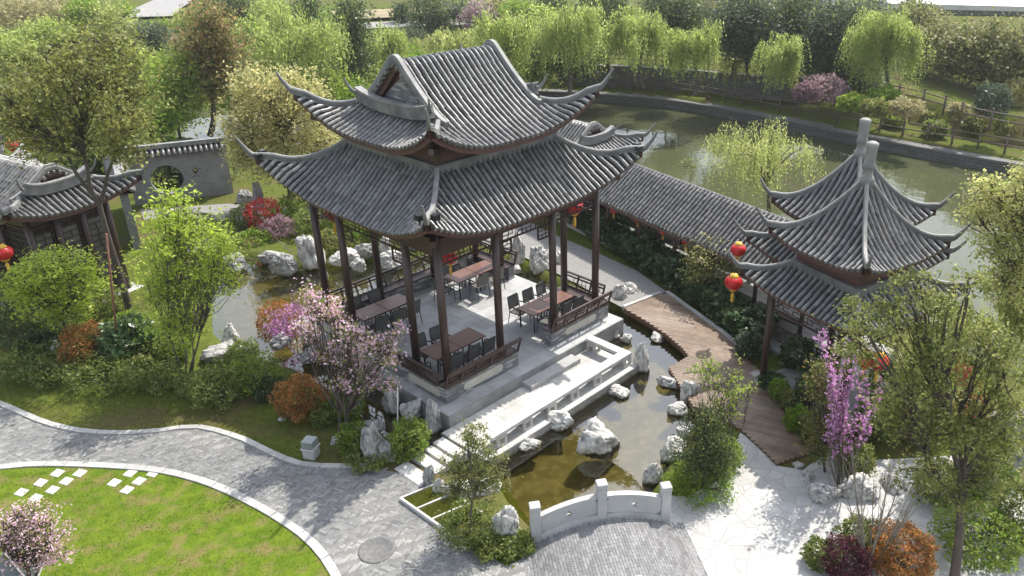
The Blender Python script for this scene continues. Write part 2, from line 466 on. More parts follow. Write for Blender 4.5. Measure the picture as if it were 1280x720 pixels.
def hall_roof(root, roof, step=.2, sides=(0, 1, 2, 3), r=.056, name='tiled_roof'):
    bed, tube, fa, so_ = MB(), MB(), MB(), MB()
    for sd_ in sides: roof.face(sd_, bed, tube, fa, so_, step, r)
    top = bed.build(name, M_PAN, root, recalc=False)
    tube.build('tile_rows', M_TILE, top, recalc=False)
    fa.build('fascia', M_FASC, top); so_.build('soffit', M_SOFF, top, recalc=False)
    return top
def gables(root, roof, gx, gy, sides=(-1, 1), band=True):
    """gable walls, verges and their rows of round tile ends; gx = gable plane, gy = half width at its foot"""
    zb = roof.zf(roof.ex-gx)
    ys = [(-gy)+2*gy*k/40 for k in range(41)]
    def zr(y): return roof.zf(min(roof.ey-abs(y), roof.dtop))
    for sx in sides:
        vs = [(sx*(gx-.10), y, zr(y)-.16) for y in ys]; bs = [(sx*(gx-.10), y, zb-.15) for y in ys]
        vs2 = [(sx*(gx-.16), y, z) for _, y, z in vs]
        w = MB(); n = len(ys)
        w.add(vs+bs, [(k, k+1, n+k+1, n+k) for k in range(n-1)])
        gw = w.build('gable_wall', M_FASC, root, recalc=False)
        q = MB(); iy = gy*.74
        ty = [(-iy)+2*iy*k/20 for k in range(21)]; zt = zr(0)-.42
        tri = [(sx*(gx-.075), -iy, zb+.12), (sx*(gx-.075), iy, zb+.12), (sx*(gx-.075), 0, zt)]
        q.add(tri+[(sx*(gx-.1), p[1], p[2]) for p in tri], [(0, 1, 2), (0, 3, 4, 1), (1, 4, 5, 2), (2, 5, 3, 0)])
        q.build('gable_panel', M_BRICK, gw)
        # bargeboard under the verge
        bb = MB()
        bb.sweep([(sx*(gx+.03), y, zr(y)-.13) for y in ys], [(-.03, -.13), (.03, -.13), (.03, .09), (-.03, .09)]); bb.build('bargeboard', M_FASC, gw)
        tl_ = MB(); yy = -gy+.1
        while yy < gy-.05:
            a = Vector((sx*(gx-.02), yy, zr(yy)-.02)); tl_.tube([a, a+Vector((sx*.27, 0, -.05))], .062, 9); yy += .19
        tl_.build('verge_tile', M_TILE, gw, recalc=False)
        ey_ = gy+.5
        ys2 = [(-ey_)+2*ey_*k/48 for k in range(49)]
        vp = [(sx*(gx+.10), y, zr(y)+.10+.10*max(0, (abs(y)-gy)/.5)**2) for y in ys2]
        v = MB(); v.sweep(vp, [(-.11, -.08), (.11, -.08), (.11, .03), (.08, .07), (-.08, .07), (-.11, .03)])
        vr = v.build('verge_ridge', M_RIDGE, root)
        v = MB(); v.sweep([(a, b, c+.075) for a, b, c in vp], [(-.07, 0), (.07, 0), (.07, .05), (-.07, .05)]); v.build('ridge_cap', M_RCAP, vr)
        if band:
            b = MB(); bp_ = [(sx*(gx+.30), y, zb+.06+.16*(abs(y)/gy)**3) for y in [(-gy-.12)+2*(gy+.12)*k/16 for k in range(17)]]
            b.sweep(bp_, [(-.08, -.14), (.08, -.14), (.08, .19), (-.08, .19)])
            bo = b.build('base_band', M_RIDGE, root)
            b = MB(); b.sweep([(a, y, z+.19) for a, y, z in bp_], [(-.12, 0), (.12, 0), (.12, .06), (-.12, .06)]); b.build('ridge_cap', M_RCAP, bo)
            for sy in (-1, 1):                            # upright scroll at the end of the band
                h = MB(); q0 = Vector((sx*(gx+.32), sy*(gy+.12), zb+.30))
                dr = Vector((sx, sy, 0)).normalized()
                h.sweep([q0+dr*(.34*t)+Vector((0, 0, .02+.42*t**2.2)) for t in [k/8 for k in range(9)]], [(-.05, -.05), (.05, -.05), (.05, .05), (-.05, .05)], scale=[1.2-.8*k/8 for k in range(9)])
                h.build('scroll_finial', M_RIDGE, bo)

def lattice(mb, p0, p1, z0, z1, tilt=0.0, cell=.17, w=.022, seed=0):
    """open timber lattice between two plan points: frame plus broken-rectangle pattern"""
    a = Vector((p0[0], p0[1], 0)); b = Vector((p1[0], p1[1], 0)); L = (b-a).length; d = (b-a)/L; nrm = Vector((d.y, -d.x, 0))
    def q(s_, z): return a+d*s_+Vector((0, 0, z))+nrm*(tilt*(z-z0)/(z1-z0))
    H = z1-z0
    for z in (z0, z1): mb.bar(q(0, z), q(L, z), .045, .045)
    for s_ in (0, L): mb.bar(q(s_, z0), q(s_, z1), .045, .045)
    rnd = random.Random(seed); nr = max(2, int(round(H/cell))); nc = max(2, int(round(L/(cell*1.3))))
    for i in range(1, nr):
        z = z0+H*i/nr; k = 0
        while k < nc:
            ln = rnd.choice((1, 2, 3)); mb.bar(q(L*k/nc, z), q(L*min(nc, k+ln)/nc, z), w, w)
            k += ln+(1 if rnd.random() < .35 else 0)
    for i in range(nr):
        for k in range(1, nc):
            if (k+i) % 2 == 0 or rnd.random() < .45:
                s_ = L*(k+rnd.uniform(-.12, .12))/nc
                mb.bar(q(s_, z0+H*i/nr), q(s_, z0+H*(i+1)/nr), w, w)

# ------------------------------------------------------------ the main pavilion
A_, C_, B_, D_ = 3.3, 3.13, 1.2, 1.66           # column lines
WX, WY = 3.66, 3.44                              # outer faces of the bench walls
pav = thing('pavilion', 'large open timber pavilion with a double tiled hip and gable roof and dining tables inside', 'pavilion', (0, 0, 0))
mb = MB(); mb.prism([(-4.02, -3.98), (3.86, -3.98), (3.86, 3.98), (-4.02, 3.98)], -1.6, 0.0)
M_PLAT = mat('platform_stone', (.28,.278,.27), (.22,.22,.215), 4, .65, .15, 50, c3=(.17,.168,.16), s3=1.3)
plat = mb.build('platform', M_PLAT, pav)
# paving slabs of the floor, each with its own tone
fl = MB()
random.seed(3)
y = -3.95; row = 0
while y < 3.9:
    x = -4.0-(row % 2)*.45
    while x < 3.83:
        x0, x1 = max(x+.012, -4.0), min(x+.894, 3.84)
        if x1-x0 > .1: fl.add([(x0, y+.012, .004), (x1, y+.012, .004), (x1, y+.594, .004), (x0, y+.594, .004)], [(0, 1, 2, 3)])
        x += .9
    y += .6; row += 1
M_FLOOR = mat('floor_slab', (.40,.405,.405), (.33,.335,.335), 3, .5, .1, 60, island=.13, c3=(.29,.29,.29), s3=.8)
fl.build('floor_slabs', M_FLOOR, plat, recalc=False)
cols = [(-A_, -C_), (A_, -C_), (A_, C_), (-A_, C_)]+[(s*B_, t*C_) for s in (-1, 1) for t in (-1, 1)]+[(s*A_, t*D_) for s in (-1, 1) for t in (-1, 1)]
cols = sorted(set(cols))
cme = None
for x, y in cols:
    c = MB(); c.tube([(0, 0, .12), (0, 0, 4.95)], [.125, .115], 14)
    if cme is None: o = c.build('column', M_WOOD, pav, recalc=False); cme = o.data
    else: o = link(bpy.data.objects.new('column', cme), pav)
    o.location = (x, y, 0)
    b = MB(); b.lathe([(.15, .006), (.19, .05), (.19, .09), (.14, .13)], n=14); b.build('column_base', M_STONE, o, recalc=False)
bm_ = MB()
for s in (-1, 1):
    bm_.box(-A_, A_, s*C_-.09, s*C_+.09, 4.50, 5.02); bm_.box(s*A_-.09, s*A_+.09, -C_+.095, C_-.095, 4.49, 5.01)
    bm_.box(-A_-.5, A_+.5, s*2.1-.06, s*2.1+.06, 5.1, 5.3)
    for t in (-1, 1): bm_.bar((s*2.2, t*2.05, 5.5), (s*(A_+.55), t*(C_+.55), 5.15), .16, .2)
bm_.build('beam', M_WOOD, pav)
q = MB(); q.box(-A_+.1, A_-.1, -C_+.1, C_-.1, 5.03, 5.08); q.build('light_block_sheet', M_SOFF, pav)  # dark sheet added inside the column lines to block light under the roof
k = 0
for pa, pb in [((-A_,C_),(-B_,C_)), ((-B_,C_),(B_,C_)), ((B_,C_),(A_,C_)), ((A_,-C_),(A_,-D_)), ((A_,-D_),(A_,D_)), ((A_,D_),(A_,C_)),
               ((-A_,-C_),(-B_,-C_)), ((-B_,-C_),(B_,-C_)), ((B_,-C_),(A_,-C_)), ((-A_,-C_),(-A_,-D_)), ((-A_,-D_),(-A_,D_)), ((-A_,D_),(-A_,C_))]:
    k += 1
    va, vb = Vector(pa), Vector(pb); dd = (vb-va).normalized(); L_ = (vb-va).length
    m_ = MB(); back = pa[1] > 0 and pb[1] > 0
    z0 = 3.95 if k <= 6 else 4.20
    lattice(m_, va+dd*.13, vb-dd*.13, z0, 4.48, 0, .15, .022, k)
    for s_, q_ in ((va+dd*.13, 1), (vb-dd*.13, -1)):      # drop brackets at the columns
        if L_ > 2.3: lattice(m_, s_, s_+dd*q_*.5, z0-.42, z0-.03, 0, .14, .02, k+30)
    m_.build('hanging_lattice', M_WOOD, pav)
# bench walls, panels, railings
def wall_run(p0, p1, nrm, panel=True, seed=0):
    """brick bench wall, outer face on the line p0-p1, outward normal nrm"""
    a, b = Vector((p0[0], p0[1], 0)), Vector((p1[0], p1[1], 0)); n = Vector((nrm[0], nrm[1], 0)); d = (b-a).normalized(); L_ = (b-a).length
    m_ = MB()
    m_.add([a, b, b-n*.3, a-n*.3]+[v+Vector((0, 0, .5)) for v in (a, b, b-n*.3, a-n*.3)], [(0,3,2,1),(4,5,6,7),(0,1,5,4),(1,2,6,5),(2,3,7,6),(3,0,4,7)])
    m_.v = [(x, y, z+.005) for x, y, z in m_.v]
    w = m_.build('bench_wall', M_BRICK, pav)
    if panel:
        c = (a+b)/2+n*.004; hl = min(.85, L_*.27)
        P = []
        for k in range(9): an = R(90-180*k/8); P.append((hl-.13+.13*math.cos(an), .27+.13*math.sin(an)))
        for k in range(9): an = R(270-180*k/8); P.append((-hl+.13+.13*math.cos(an), .27+.13*math.sin(an)))
        q = MB(); q.add([c+d*u+Vector((0, 0, v)) for u, v in P]+[c+n*.012+d*u+Vector((0, 0, v)) for u, v in P],
              [tuple(range(len(P), 2*len(P)))]+[(i, (i+1) % len(P), len(P)+(i+1) % len(P), len(P)+i) for i in range(len(P))])
        q.build('inlay_panel', M_CREAM, w)
    s_ = MB(); s_.add([a+n*.03, b+n*.03, b-n*.42, a-n*.42]+[v+Vector((0, 0, .055)) for v in (a+n*.03, b+n*.03, b-n*.42, a-n*.42)], [(0,3,2,1),(4,5,6,7),(0,1,5,4),(1,2,6,5),(2,3,7,6),(3,0,4,7)])
    s_.v = [(x, y, z+.505) for x, y, z in s_.v]; s_.build('bench_seat', M_WOOD, pav)
    r_ = MB(); aa, bb = a+n*.0, b+n*.0
    nn = n
    lat_a, lat_b = (aa, bb) if (Vector((d.y, -d.x, 0))).dot(n) > 0 else (bb, aa)
    lattice(r_, lat_a, lat_b, .60, .93, .11, .15, .018, seed)
    dz = Vector((0, 0, 1))
    r_.bar(lat_a+n*.155+dz*1.04, lat_b+n*.155+dz*1.04, .075, .06)
    kk = max(2, int(L_/.55))
    for i in range(kk+1):
        q = lat_a+(lat_b-lat_a)*(i/kk); r_.bar(q+dz*.56, q+n*.155+dz*1.03, .05, .05)
    r_.build('lattice_railing', M_WOOD, pav)
wall_run((-WX, -WY), (-.75, -WY), (0, -1), seed=1)
wall_run((.76, -WY), (WX, -WY), (0, -1), seed=2)
wall_run((-WX, -WY+.3), (-WX, WY-.3), (-1, 0), False, seed=3)
q = MB()
for yc in (-2.45, 2.2):
    P = []
    for k in range(9): an = R(90-180*k/8); P.append((.62+.13*math.cos(an), .27+.13*math.sin(an)))
    for k in range(9): an = R(270-180*k/8); P.append((-.62+.13*math.cos(an), .27+.13*math.sin(an)))
    q.add([(-WX-.004, yc-u, v) for u, v in P]+[(-WX-.016, yc-u, v) for u, v in P], [tuple(range(18, 36))]+[(i, (i+1) % 18, 18+(i+1) % 18, 18+i) for i in range(18)])
q.build('inlay_panel', M_CREAM, pav)
wall_run((-WX, WY), (WX-.3, WY), (0, 1), False, seed=4)
wall_run((WX, -WY+.3), (WX, -D_+.35), (1, 0), False, seed=5)
wall_run((WX, D_-.35), (WX, WY), (1, 0), False, seed=6)
# lower roof
LOW = Roof(3.98, 3.83, 5.02, .72, .075, 1.68, 1.25, 3.1, .40, 2.2, tip=.58, tiplen=.42)
hall_roof(pav, LOW, .2, name='lower_roof')
hips(LOW, 'hip_ridge', pav)
ix, iy = 2.30, 2.15; zt = LOW.zf(1.68)
u_ = MB(); u_.box(-ix+.04, ix-.04, -iy+.04, iy-.04, zt-.5, 7.35); u_.build('upper_wall', M_FASC, pav)
u_ = MB()
for s in (-1, 1):
    u_.box(-ix-.08, ix+.08, s*iy-.08, s*iy+.08, zt-.10, zt+.16); u_.box(s*ix-.08, s*ix+.08, -iy+.081, iy-.081, zt-.10, zt+.16)
    u_.box(-ix-.12, ix+.12, s*iy-.12, s*iy+.12, zt+.161, zt+.21); u_.box(s*ix-.12, s*ix+.12, -iy+.121, iy-.121, zt+.161, zt+.21)
u_.build('wall_ridge', M_RIDGE, pav)
for s in (-1, 1):
    for t in (-1, 1):
        u_ = MB(); x, y = s*(ix-.02), t*(iy-.02)
        u_.bar((x, y, zt+.1), (x, y, 7.2), .16, .16)
        u_.bar((x, y, 7.0), (x+s*.75, y+t*.75, 7.3), .13, .16)
        u_.box(x-.22, x+.22, y-.06, y+.06, 6.95, 7.12); u_.box(x-.06, x+.06, y-.22, y+.22, 7.11, 7.25)
        u_.build('eave_bracket', M_WOOD, pav)
# upper roof
UPR = Roof(3.02, 2.97, 7.02, .37, .128, 1.29, 1.06, 2.6, .30, 2.2, dtop=2.97, gable=True, tip=.58, tiplen=.38)
hall_roof(pav, UPR, .2, name='upper_roof')
hips(UPR, 'hip_ridge', pav, top=.25)
gables(pav, UPR, 1.73, 1.62)
# small black floodlights by the hip tips
for sx, sy in ((-1, -1), (-1, 1), (1, -1)):
    P, m = LOW.hip_path(sx, sy); e = P[m-2]; dr = Vector((sx, -sy, 0)).normalized()
    for k_ in (-1, 1):
        f = MB(); q = e+dr*(k_*.2)+Vector((0, 0, .10)); f.box(q.x-.09, q.x+.09, q.y-.09, q.y+.09, q.z-.06, q.z+.09); f.bar(q, q-Vector((0, 0, .2)), .03, .03)
        f.build('floodlight', M_BLACK, pav)

def wet_foot(m, z0, z1, col):
    """stone darkens where it stands in the pond"""
    t = m.node_tree; b = t.nodes['Principled BSDF']; L = t.links.new; N = t.nodes.new
    src = b.inputs['Base Color'].links[0].from_socket
    ge = N('ShaderNodeNewGeometry'); sx = N('ShaderNodeSeparateXYZ'); L(ge.outputs['Position'], sx.inputs[0])
    nz = N('ShaderNodeTexNoise'); nz.inputs['Scale'].default_value = 5; L(ge.outputs['Position'], nz.inputs[0])
    ad = N('ShaderNodeMath'); ad.operation = 'MULTIPLY_ADD'; ad.inputs[1].default_value = .16; L(nz.outputs[0], ad.inputs[0]); L(sx.outputs[2], ad.inputs[2])
    ma = N('ShaderNodeMapRange'); ma.inputs[1].default_value = z0+.08; ma.inputs[2].default_value = z1+.08; ma.inputs[3].default_value = 1; ma.inputs[4].default_value = 0; L(ad.outputs[0], ma.inputs[0])
    mx = N('ShaderNodeMix'); mx.data_type = 'RGBA'; L(ma.outputs[0], mx.inputs[0]); L(src, mx.inputs[6]); mx.inputs[7].default_value = rgba(col); L(mx.outputs[2], b.inputs['Base Color'])
for m_w in (M_ROCK, M_ROCKD, M_PLAT): wet_foot(m_w, -.62, -.52, (.075,.065,.04))
# ------------------------------------------------------------ terrain and water
GZ = -0.40; WLZ = -.64
POND = [(-5.4,-8.7),(-5.1,-7.4),(-4.7,-6.4),(-4.9,-5.8),(-5.5,-5.2),(-5.6,-4.0),(-5.4,-2.0),(-5.2,0),(-5.3,2.5),(-5.7,4.2),(-6.1,5.4),(-5.9,7.0),(-5.2,8.6),(-4.2,11.0),(-2.8,13.2),(-1.4,12.2),
        (-1.2,10.3),(0.8,9.2),(2.4,7.5),(4.6,6.0),(5.3,4.6),(5.6,3.0),(5.3,0.5),(5.1,-1.5),(5.4,-3.0),(5.3,-5.1),(4.7,-7.0),(3.5,-7.5),(2.8,-8.2),(2.0,-8.9),(0.2,-9.3),(-1.1,-9.7),(-2.3,-10.0),(-2.9,-10.7),(-4.3,-12.6),(-7.2,-10.8)]
LAKE = [(12.6,14),(12.4,6),(11.6,0),(10.6,-5),(10.8,-9),(10.6,-13),(9.2,-17),(8.5,-24),(24,-34),(33,-22),(35.4,-10),(35.5,-6.8),(35.4,-.3),(35.9,8.3),(35.4,17.3),(31.8,25.2),(27,32),(21,39),(13,43),(7,44),(3,42),(3.5,36),(8,27),(11,20)]
BANKL = [(24,-34),(33,-22),(35.4,-10),(35.5,-6.8),(35.4,-.3),(35.9,8.3),(35.4,17.3),(31.8,25.2),(27,32),(21,39),(13,43)]
RETL = [(24,41),(30.6,31),(33.5,25.5),(37.4,18),(39.4,11.5),(41,8),(41.5,3),(39,-2.5),(38.5,-7),(38.6,-12),(40,-22),(44,-40)]
UPLAND = RETL+[(300,-60),(300,300),(-60,300),(0,90),(16,52)]
def height(x, y):
    x = np.asarray(x, float); y = np.asarray(y, float)
    z = np.full(x.shape, GZ)
    for P, dep, wdt in ((POND, -1.25, .6), (LAKE, -2.6, .1)):
        ins = in_poly(x, y, P); d = d_poly(x, y, P)
        z = np.where(ins, GZ+(dep-GZ)*np.clip(d/wdt, 0, 1), z)
    up = in_poly(x, y, UPLAND); d = d_poly(x, y, UPLAND)
    z = np.where(up, GZ+1.7*np.clip(d/.6, 0, 1)+np.clip((d-3)*.012, 0, 1.6), z)
    # low mound of the left planting bed
    bed = np.clip(1-np.hypot((x+8.4)/2.9, (y-7.4)/3.0), 0, 1); z = z+.45*bed*bed*(3-2*bed)*(~in_poly(x, y, POND))
    return z
def hz(x, y): return float(height(np.array([x]), np.array([y]))[0])
gx = np.concatenate([np.linspace(-260, -22, 16), np.arange(-20, 15, .22), np.arange(15.2, 46, .6), np.linspace(48, 320, 30)])
gy = np.concatenate([np.linspace(-260, -26, 14), np.arange(-24, -19, .6), np.arange(-18.8, 16, .22), np.arange(16.4, 50, .6), np.linspace(52, 320, 30)])
XX, YY = np.meshgrid(gx, gy); ZZ = height(XX, YY)
mnx, mny = len(gx), len(gy)
idx = np.arange(mnx*mny).reshape(mny, mnx)
F = np.stack([idx[:-1, :-1], idx[:-1, 1:], idx[1:, 1:], idx[1:, :-1]], -1).reshape(-1, 4)
M_GRASS = mat('soil_and_turf', (.06,.08,.014), (.10,.12,.022), 5, .95, .5, 30, spec=.08, c3=(.105,.085,.042), s3=.5)
g = npmesh('ground', np.stack([XX, YY, ZZ], -1).reshape(-1, 3), F, M_GRASS, smooth=True); tag(g, kind='structure')

def water_mat(name, tint, rough, bump, bs, gl=1.0, ior=1.36):
    m = bpy.data.materials.new(name); m.use_nodes = True; t = m.node_tree; t.nodes.clear(); L = t.links.new; N = t.nodes.new
    tc = N('ShaderNodeTexCoord'); nz = N('ShaderNodeTexNoise'); nz.inputs['Scale'].default_value = bs; nz.inputs['Detail'].default_value = 3
    L(tc.outputs['Object'], nz.inputs[0])
    bp = N('ShaderNodeBump'); bp.inputs['Strength'].default_value = bump; bp.inputs['Distance'].default_value = .02; L(nz.outputs[0], bp.inputs['Height'])
    lw = N('ShaderNodeLayerWeight'); lw.inputs[0].default_value = .5; L(bp.outputs[0], lw.inputs['Normal'])
    pw_ = N('ShaderNodeMath'); pw_.operation = 'POWER'; pw_.inputs[1].default_value = 4.0; L(lw.outputs['Facing'], pw_.inputs[0])
    f0 = ((ior-1)/(ior+1))**2; fr = N('ShaderNodeMath'); fr.operation = 'MULTIPLY_ADD'; fr.inputs[1].default_value = 1-f0; fr.inputs[2].default_value = f0; L(pw_.outputs[0], fr.inputs[0])
    tr = N('ShaderNodeBsdfTransparent'); tr.inputs[0].default_value = rgba(tint)
    gs = N('ShaderNodeBsdfGlossy'); gs.inputs['Roughness'].default_value = rough; L(bp.outputs[0], gs.inputs['Normal'])
    mx = N('ShaderNodeMixShader'); L(fr.outputs[0], mx.inputs[0]); L(tr.outputs[0], mx.inputs[1]); L(gs.outputs[0], mx.inputs[2])
    o = N('ShaderNodeOutputMaterial'); L(mx.outputs[0], o.inputs[0]); return m
def murk_mat(name, c1, c2, rough, bump, bs):
    m, t, b = _nt(name); L = t.links.new; N = t.nodes.new
    tc = N('ShaderNodeTexCoord'); n0 = N('ShaderNodeTexNoise'); n0.inputs['Scale'].default_value = .12; L(tc.outputs['Object'], n0.inputs[0])
    rp = N('ShaderNodeValToRGB'); rp.color_ramp.elements[0].color = rgba(c1); rp.color_ramp.elements[1].color = rgba(c2); L(n0.outputs[0], rp.inputs[0]); L(rp.outputs[0], b.inputs['Base Color'])
    b.inputs['Roughness'].default_value = rough; b.inputs['IOR'].default_value = 1.36
    nz = N('ShaderNodeTexNoise'); nz.inputs['Scale'].default_value = bs; nz.inputs['Detail'].default_value = 3; L(tc.outputs['Object'], nz.inputs[0])
    bp = N('ShaderNodeBump'); bp.inputs['Strength'].default_value = bump; bp.inputs['Distance'].default_value = .03; L(nz.outputs[0], bp.inputs['Height']); L(bp.outputs[0], b.inputs['Normal'])
    return m
mb = MB(); mb.sheet(POND, WLZ)
tag(mb.build('pond_water', water_mat('pond_surface', (.78,.75,.49), .02, .08, 5, ior=2.35), recalc=False), kind='structure')
mb = MB(); mb.sheet([(x*1.0, y) for x, y in POND], -1.20)
M_BED = mat('pond_bed_silt', (.085,.075,.03), (.125,.11,.047), 1.6, .9, .3, 20, c3=(.17,.15,.085), s3=3.5)
tag(mb.build('pond_bed', M_BED, recalc=False), kind='structure')
mb = MB(); mb.sheet(LAKE, -1.2)
tag(mb.build('lake_water', murk_mat('lake_surface', (.052,.060,.030), (.075,.080,.040), .04, .30, 1.6), recalc=False), kind='structure')

# ------------------------------------------------------------ paved path with herringbone bricks, kerbs, lawn
LAWN = [tuple(q[:2]) for q in smooth_curve([G(u, v) for u, v in ((-60,597),(0,585),(60,581),(130,583),(200,589),(262,605),(320,632),(372,664),(404,695),(426,735),(436,790))], 8)]
EDGE = [tuple(q[:2]) for q in smooth_curve([G(u, v) for u, v in ((-70,482),(0,505),(60,530),(120,541),(190,540),(245,534),(300,548),(340,567),(385,582),(460,583))], 8)]
PATH = EDGE+[(-6.55,-3.7),(-6.2,-4.4),(-5.75,-5.35)]+[tuple(G(u, v)[:2]) for u, v in ((503,627),(558,664),(640,712))]+[(-5.9,-9.0),(-8.6,-12.2),(-10.4,-11)]+list(reversed(LAWN))
M_MORT = mat('path_bed', (.15,.15,.145), (.20,.20,.19), 6, .95)
mb = MB(); mb.sheet(PATH, GZ+.006)
pth = mb.build('path', M_MORT, recalc=False); tag(pth, kind='structure')
rs = np.random.RandomState(5)
def herring(poly, org, ang, w, n, z, name, m, parent, gap=.0045, tones=None):
    """true herringbone of n:1 bricks clipped to a polygon"""
    ca, sa = math.cos(ang), math.sin(ang); P = np.array(poly)[:, :2]-np.array(org)
    ext = np.abs(P).max()*1.5; N_ = int(ext/w)+2*n
    I, J = np.meshgrid(np.arange(-N_, N_), np.arange(-N_, N_)); I = I.ravel(); J = J.ravel()
    k = (I+J) % (2*n)                                # cells on a diagonal staircase
    hsel = k == 0; vsel = k == n
    X0 = np.concatenate([I[hsel], I[vsel]])*w; Y0 = np.concatenate([J[hsel], J[vsel]-(n-1)])*w
    LX = np.concatenate([np.full(hsel.sum(), n*w), np.full(vsel.sum(), w)]); LY = np.concatenate([np.full(hsel.sum(), w), np.full(vsel.sum(), n*w)])
    cx, cy = X0+LX/2, Y0+LY/2; wx, wy = org[0]+cx*ca-cy*sa, org[1]+cx*sa+cy*ca
    k = in_poly(wx, wy, poly); X0, Y0, LX, LY = X0[k]+gap/2, Y0[k]+gap/2, LX[k]-gap, LY[k]-gap
    V = np.empty((len(X0), 4, 3)); rr = rs.uniform(-.0015, .0015, len(X0))
    for q, (a, b) in enumerate(((0,0),(1,0),(1,1),(0,1))):
        x, y = X0+a*LX, Y0+b*LY; V[:, q, 0] = org[0]+x*ca-y*sa; V[:, q, 1] = org[1]+x*sa+y*ca; V[:, q, 2] = z+rr
    return npmesh(name, V.reshape(-1, 3), np.arange(len(X0)*4).reshape(-1, 4), m, parent)
M_PAVER = mat('path_brick', (.145,.146,.15), (.20,.20,.198), 9, .85, .3, 80, island=.34, c3=(.26,.255,.24), s3=.7)
herring(PATH, (-9, -3), R(20), .062, 4, GZ+.011, 'path_bricks', M_PAVER, pth)
M_GRAVEL = mat('gravel', (.30,.295,.28), (.17,.168,.16), 38, .95, .8, 60, detail=3, lo=.4, hi=.6)
GRAV = [(5.0,-3.05),(5.25,-1.2),(5.6,1.0),(5.85,3.2),(5.55,4.8),(6.2,8.5),(8.0,11),(9.6,8),(8.9,6),(8.5,3.5),(8.25,1),(7.9,-1.5),(7.15,-3.45)]
mb = MB(); mb.sheet(GRAV, GZ+.07); tag(mb.build('gravel_path', M_GRAVEL, recalc=False), kind='structure')
M_FLAG = bpy.data.materials.new('crazy_paving'); M_FLAG.use_nodes = True
def flag_nodes():
    t = M_FLAG.node_tree; b = t.nodes['Principled BSDF']; L = t.links.new; N = t.nodes.new
    tc = N('ShaderNodeTexCoord')
    v1 = N('ShaderNodeTexVoronoi'); v1.feature = 'DISTANCE_TO_EDGE'; v1.inputs['Scale'].default_value = 2.3
    v2 = N('ShaderNodeTexVoronoi'); v2.inputs['Scale'].default_value = 2.3
    L(tc.outputs['Object'], v1.inputs[0]); L(tc.outputs['Object'], v2.inputs[0])
    bw_ = N('ShaderNodeSeparateColor'); L(v2.outputs['Color'], bw_.inputs[0])
    r1 = N('ShaderNodeValToRGB'); r1.color_ramp.elements[0].color = (.36,.357,.347,1); r1.color_ramp.elements[1].color = (.46,.458,.45,1); L(bw_.outputs[0], r1.inputs[0])
    r2 = N('ShaderNodeValToRGB'); r2.color_ramp.elements[0].position = .012; r2.color_ramp.elements[1].position = .03; L(v1.outputs[0], r2.inputs[0])
    nz = N('ShaderNodeTexNoise'); nz.inputs['Scale'].default_value = 3; nz.inputs['Detail'].default_value = 7; L(tc.outputs['Object'], nz.inputs[0])
    ma = N('ShaderNodeMapRange'); ma.inputs[3].default_value = .78; ma.inputs[4].default_value = 1.18; L(nz.outputs[0], ma.inputs[0])
    hs = N('ShaderNodeHueSaturation'); L(r1.outputs[0], hs.inputs['Color']); L(ma.outputs[0], hs.inputs['Value'])
    mx = N('ShaderNodeMix'); mx.data_type = 'RGBA'; L(r2.outputs[0], mx.inputs[0]); mx.inputs[6].default_value = (.31,.305,.295,1); L(hs.outputs[0], mx.inputs[7])
    L(mx.outputs[2], b.inputs['Base Color']); b.inputs['Roughness'].default_value = .75
    bp = N('ShaderNodeBump'); bp.inputs['Distance'].default_value = .01; bp.inputs['Strength'].default_value = .5; L(r2.outputs[0], bp.inputs['Height']); L(bp.outputs[0], b.inputs['Normal'])
flag_nodes()
PLAZA = [(-2.85,-10.85),(-2.3,-10.15),(-1.9,-10.7),(-.6,-11.0),(.3,-10.6),(1.33,-10.3),(1.3,-10.45),(.73,-11.85),(1.0,-12.4),(2.3,-12.6),(2.6,-13.6),(4.5,-15.4),(3,-19),(-2,-22),(-9,-17),(-5.2,-13.9)]
mb = MB(); mb.sheet(PLAZA, GZ+.01); tag(mb.build('plaza', M_FLAG, recalc=False), kind='structure')
def kerb(name, line, w, h, m, z=GZ, seg=.55):
    """kerb of single stones with open joints"""
    P = [Vector((p[0], p[1], 0)) for p in line]; acc = [0]
    for a, b in zip(P, P[1:]): acc.append(acc[-1]+(b-a).length)
    def at(s_):
        for i in range(len(P)-1):
            if s_ <= acc[i+1]: return P[i].lerp(P[i+1], (s_-acc[i])/max(1e-6, acc[i+1]-acc[i]))
        return P[-1]
    mb = MB(); s_ = 0; n = Vector
    while s_ < acc[-1]-.05:
        a, b = at(s_+.006), at(min(acc[-1], s_+seg-.006)); d = (b-a).normalized(); nn = Vector((-d.y, d.x, 0))*w/2; hh = h+random.uniform(-.006, .006)
        mb.add([a-nn+Vector((0,0,z-.1)), b-nn+Vector((0,0,z-.1)), b+nn+Vector((0,0,z-.1)), a+nn+Vector((0,0,z-.1)), a-nn+Vector((0,0,z+hh)), b-nn+Vector((0,0,z+hh)), b+nn+Vector((0,0,z+hh)), a+nn+Vector((0,0,z+hh))],
               [(0,3,2,1),(4,5,6,7),(0,1,5,4),(1,2,6,5),(2,3,7,6),(3,0,4,7)]); s_ += seg
    return mb.build(name, m)
M_KERB = mat('kerb_stone', (.42,.415,.40), (.35,.345,.335), 5, .75, .2, 60, island=.1, c3=(.34,.335,.32), s3=1.2)
tag(kerb('lawn_kerb', LAWN, .20, .05, M_KERB), kind='structure')
tag(kerb('path_kerb', EDGE, .17, .05, M_KERB), kind='structure')
M_LAWN = mat('lawn_turf', (.075,.125,.010), (.125,.175,.016), 4, .95, .5, 60, c3=(.17,.145,.055), s3=2.2, spec=.08)
LAWNP = LAWN+[(-12, -12), (-22, -8), (-24, 4)]
mb = MB(); mb.sheet(LAWNP, GZ+.012); lawn = tag(mb.build('lawn', M_LAWN, recalc=False), kind='structure')
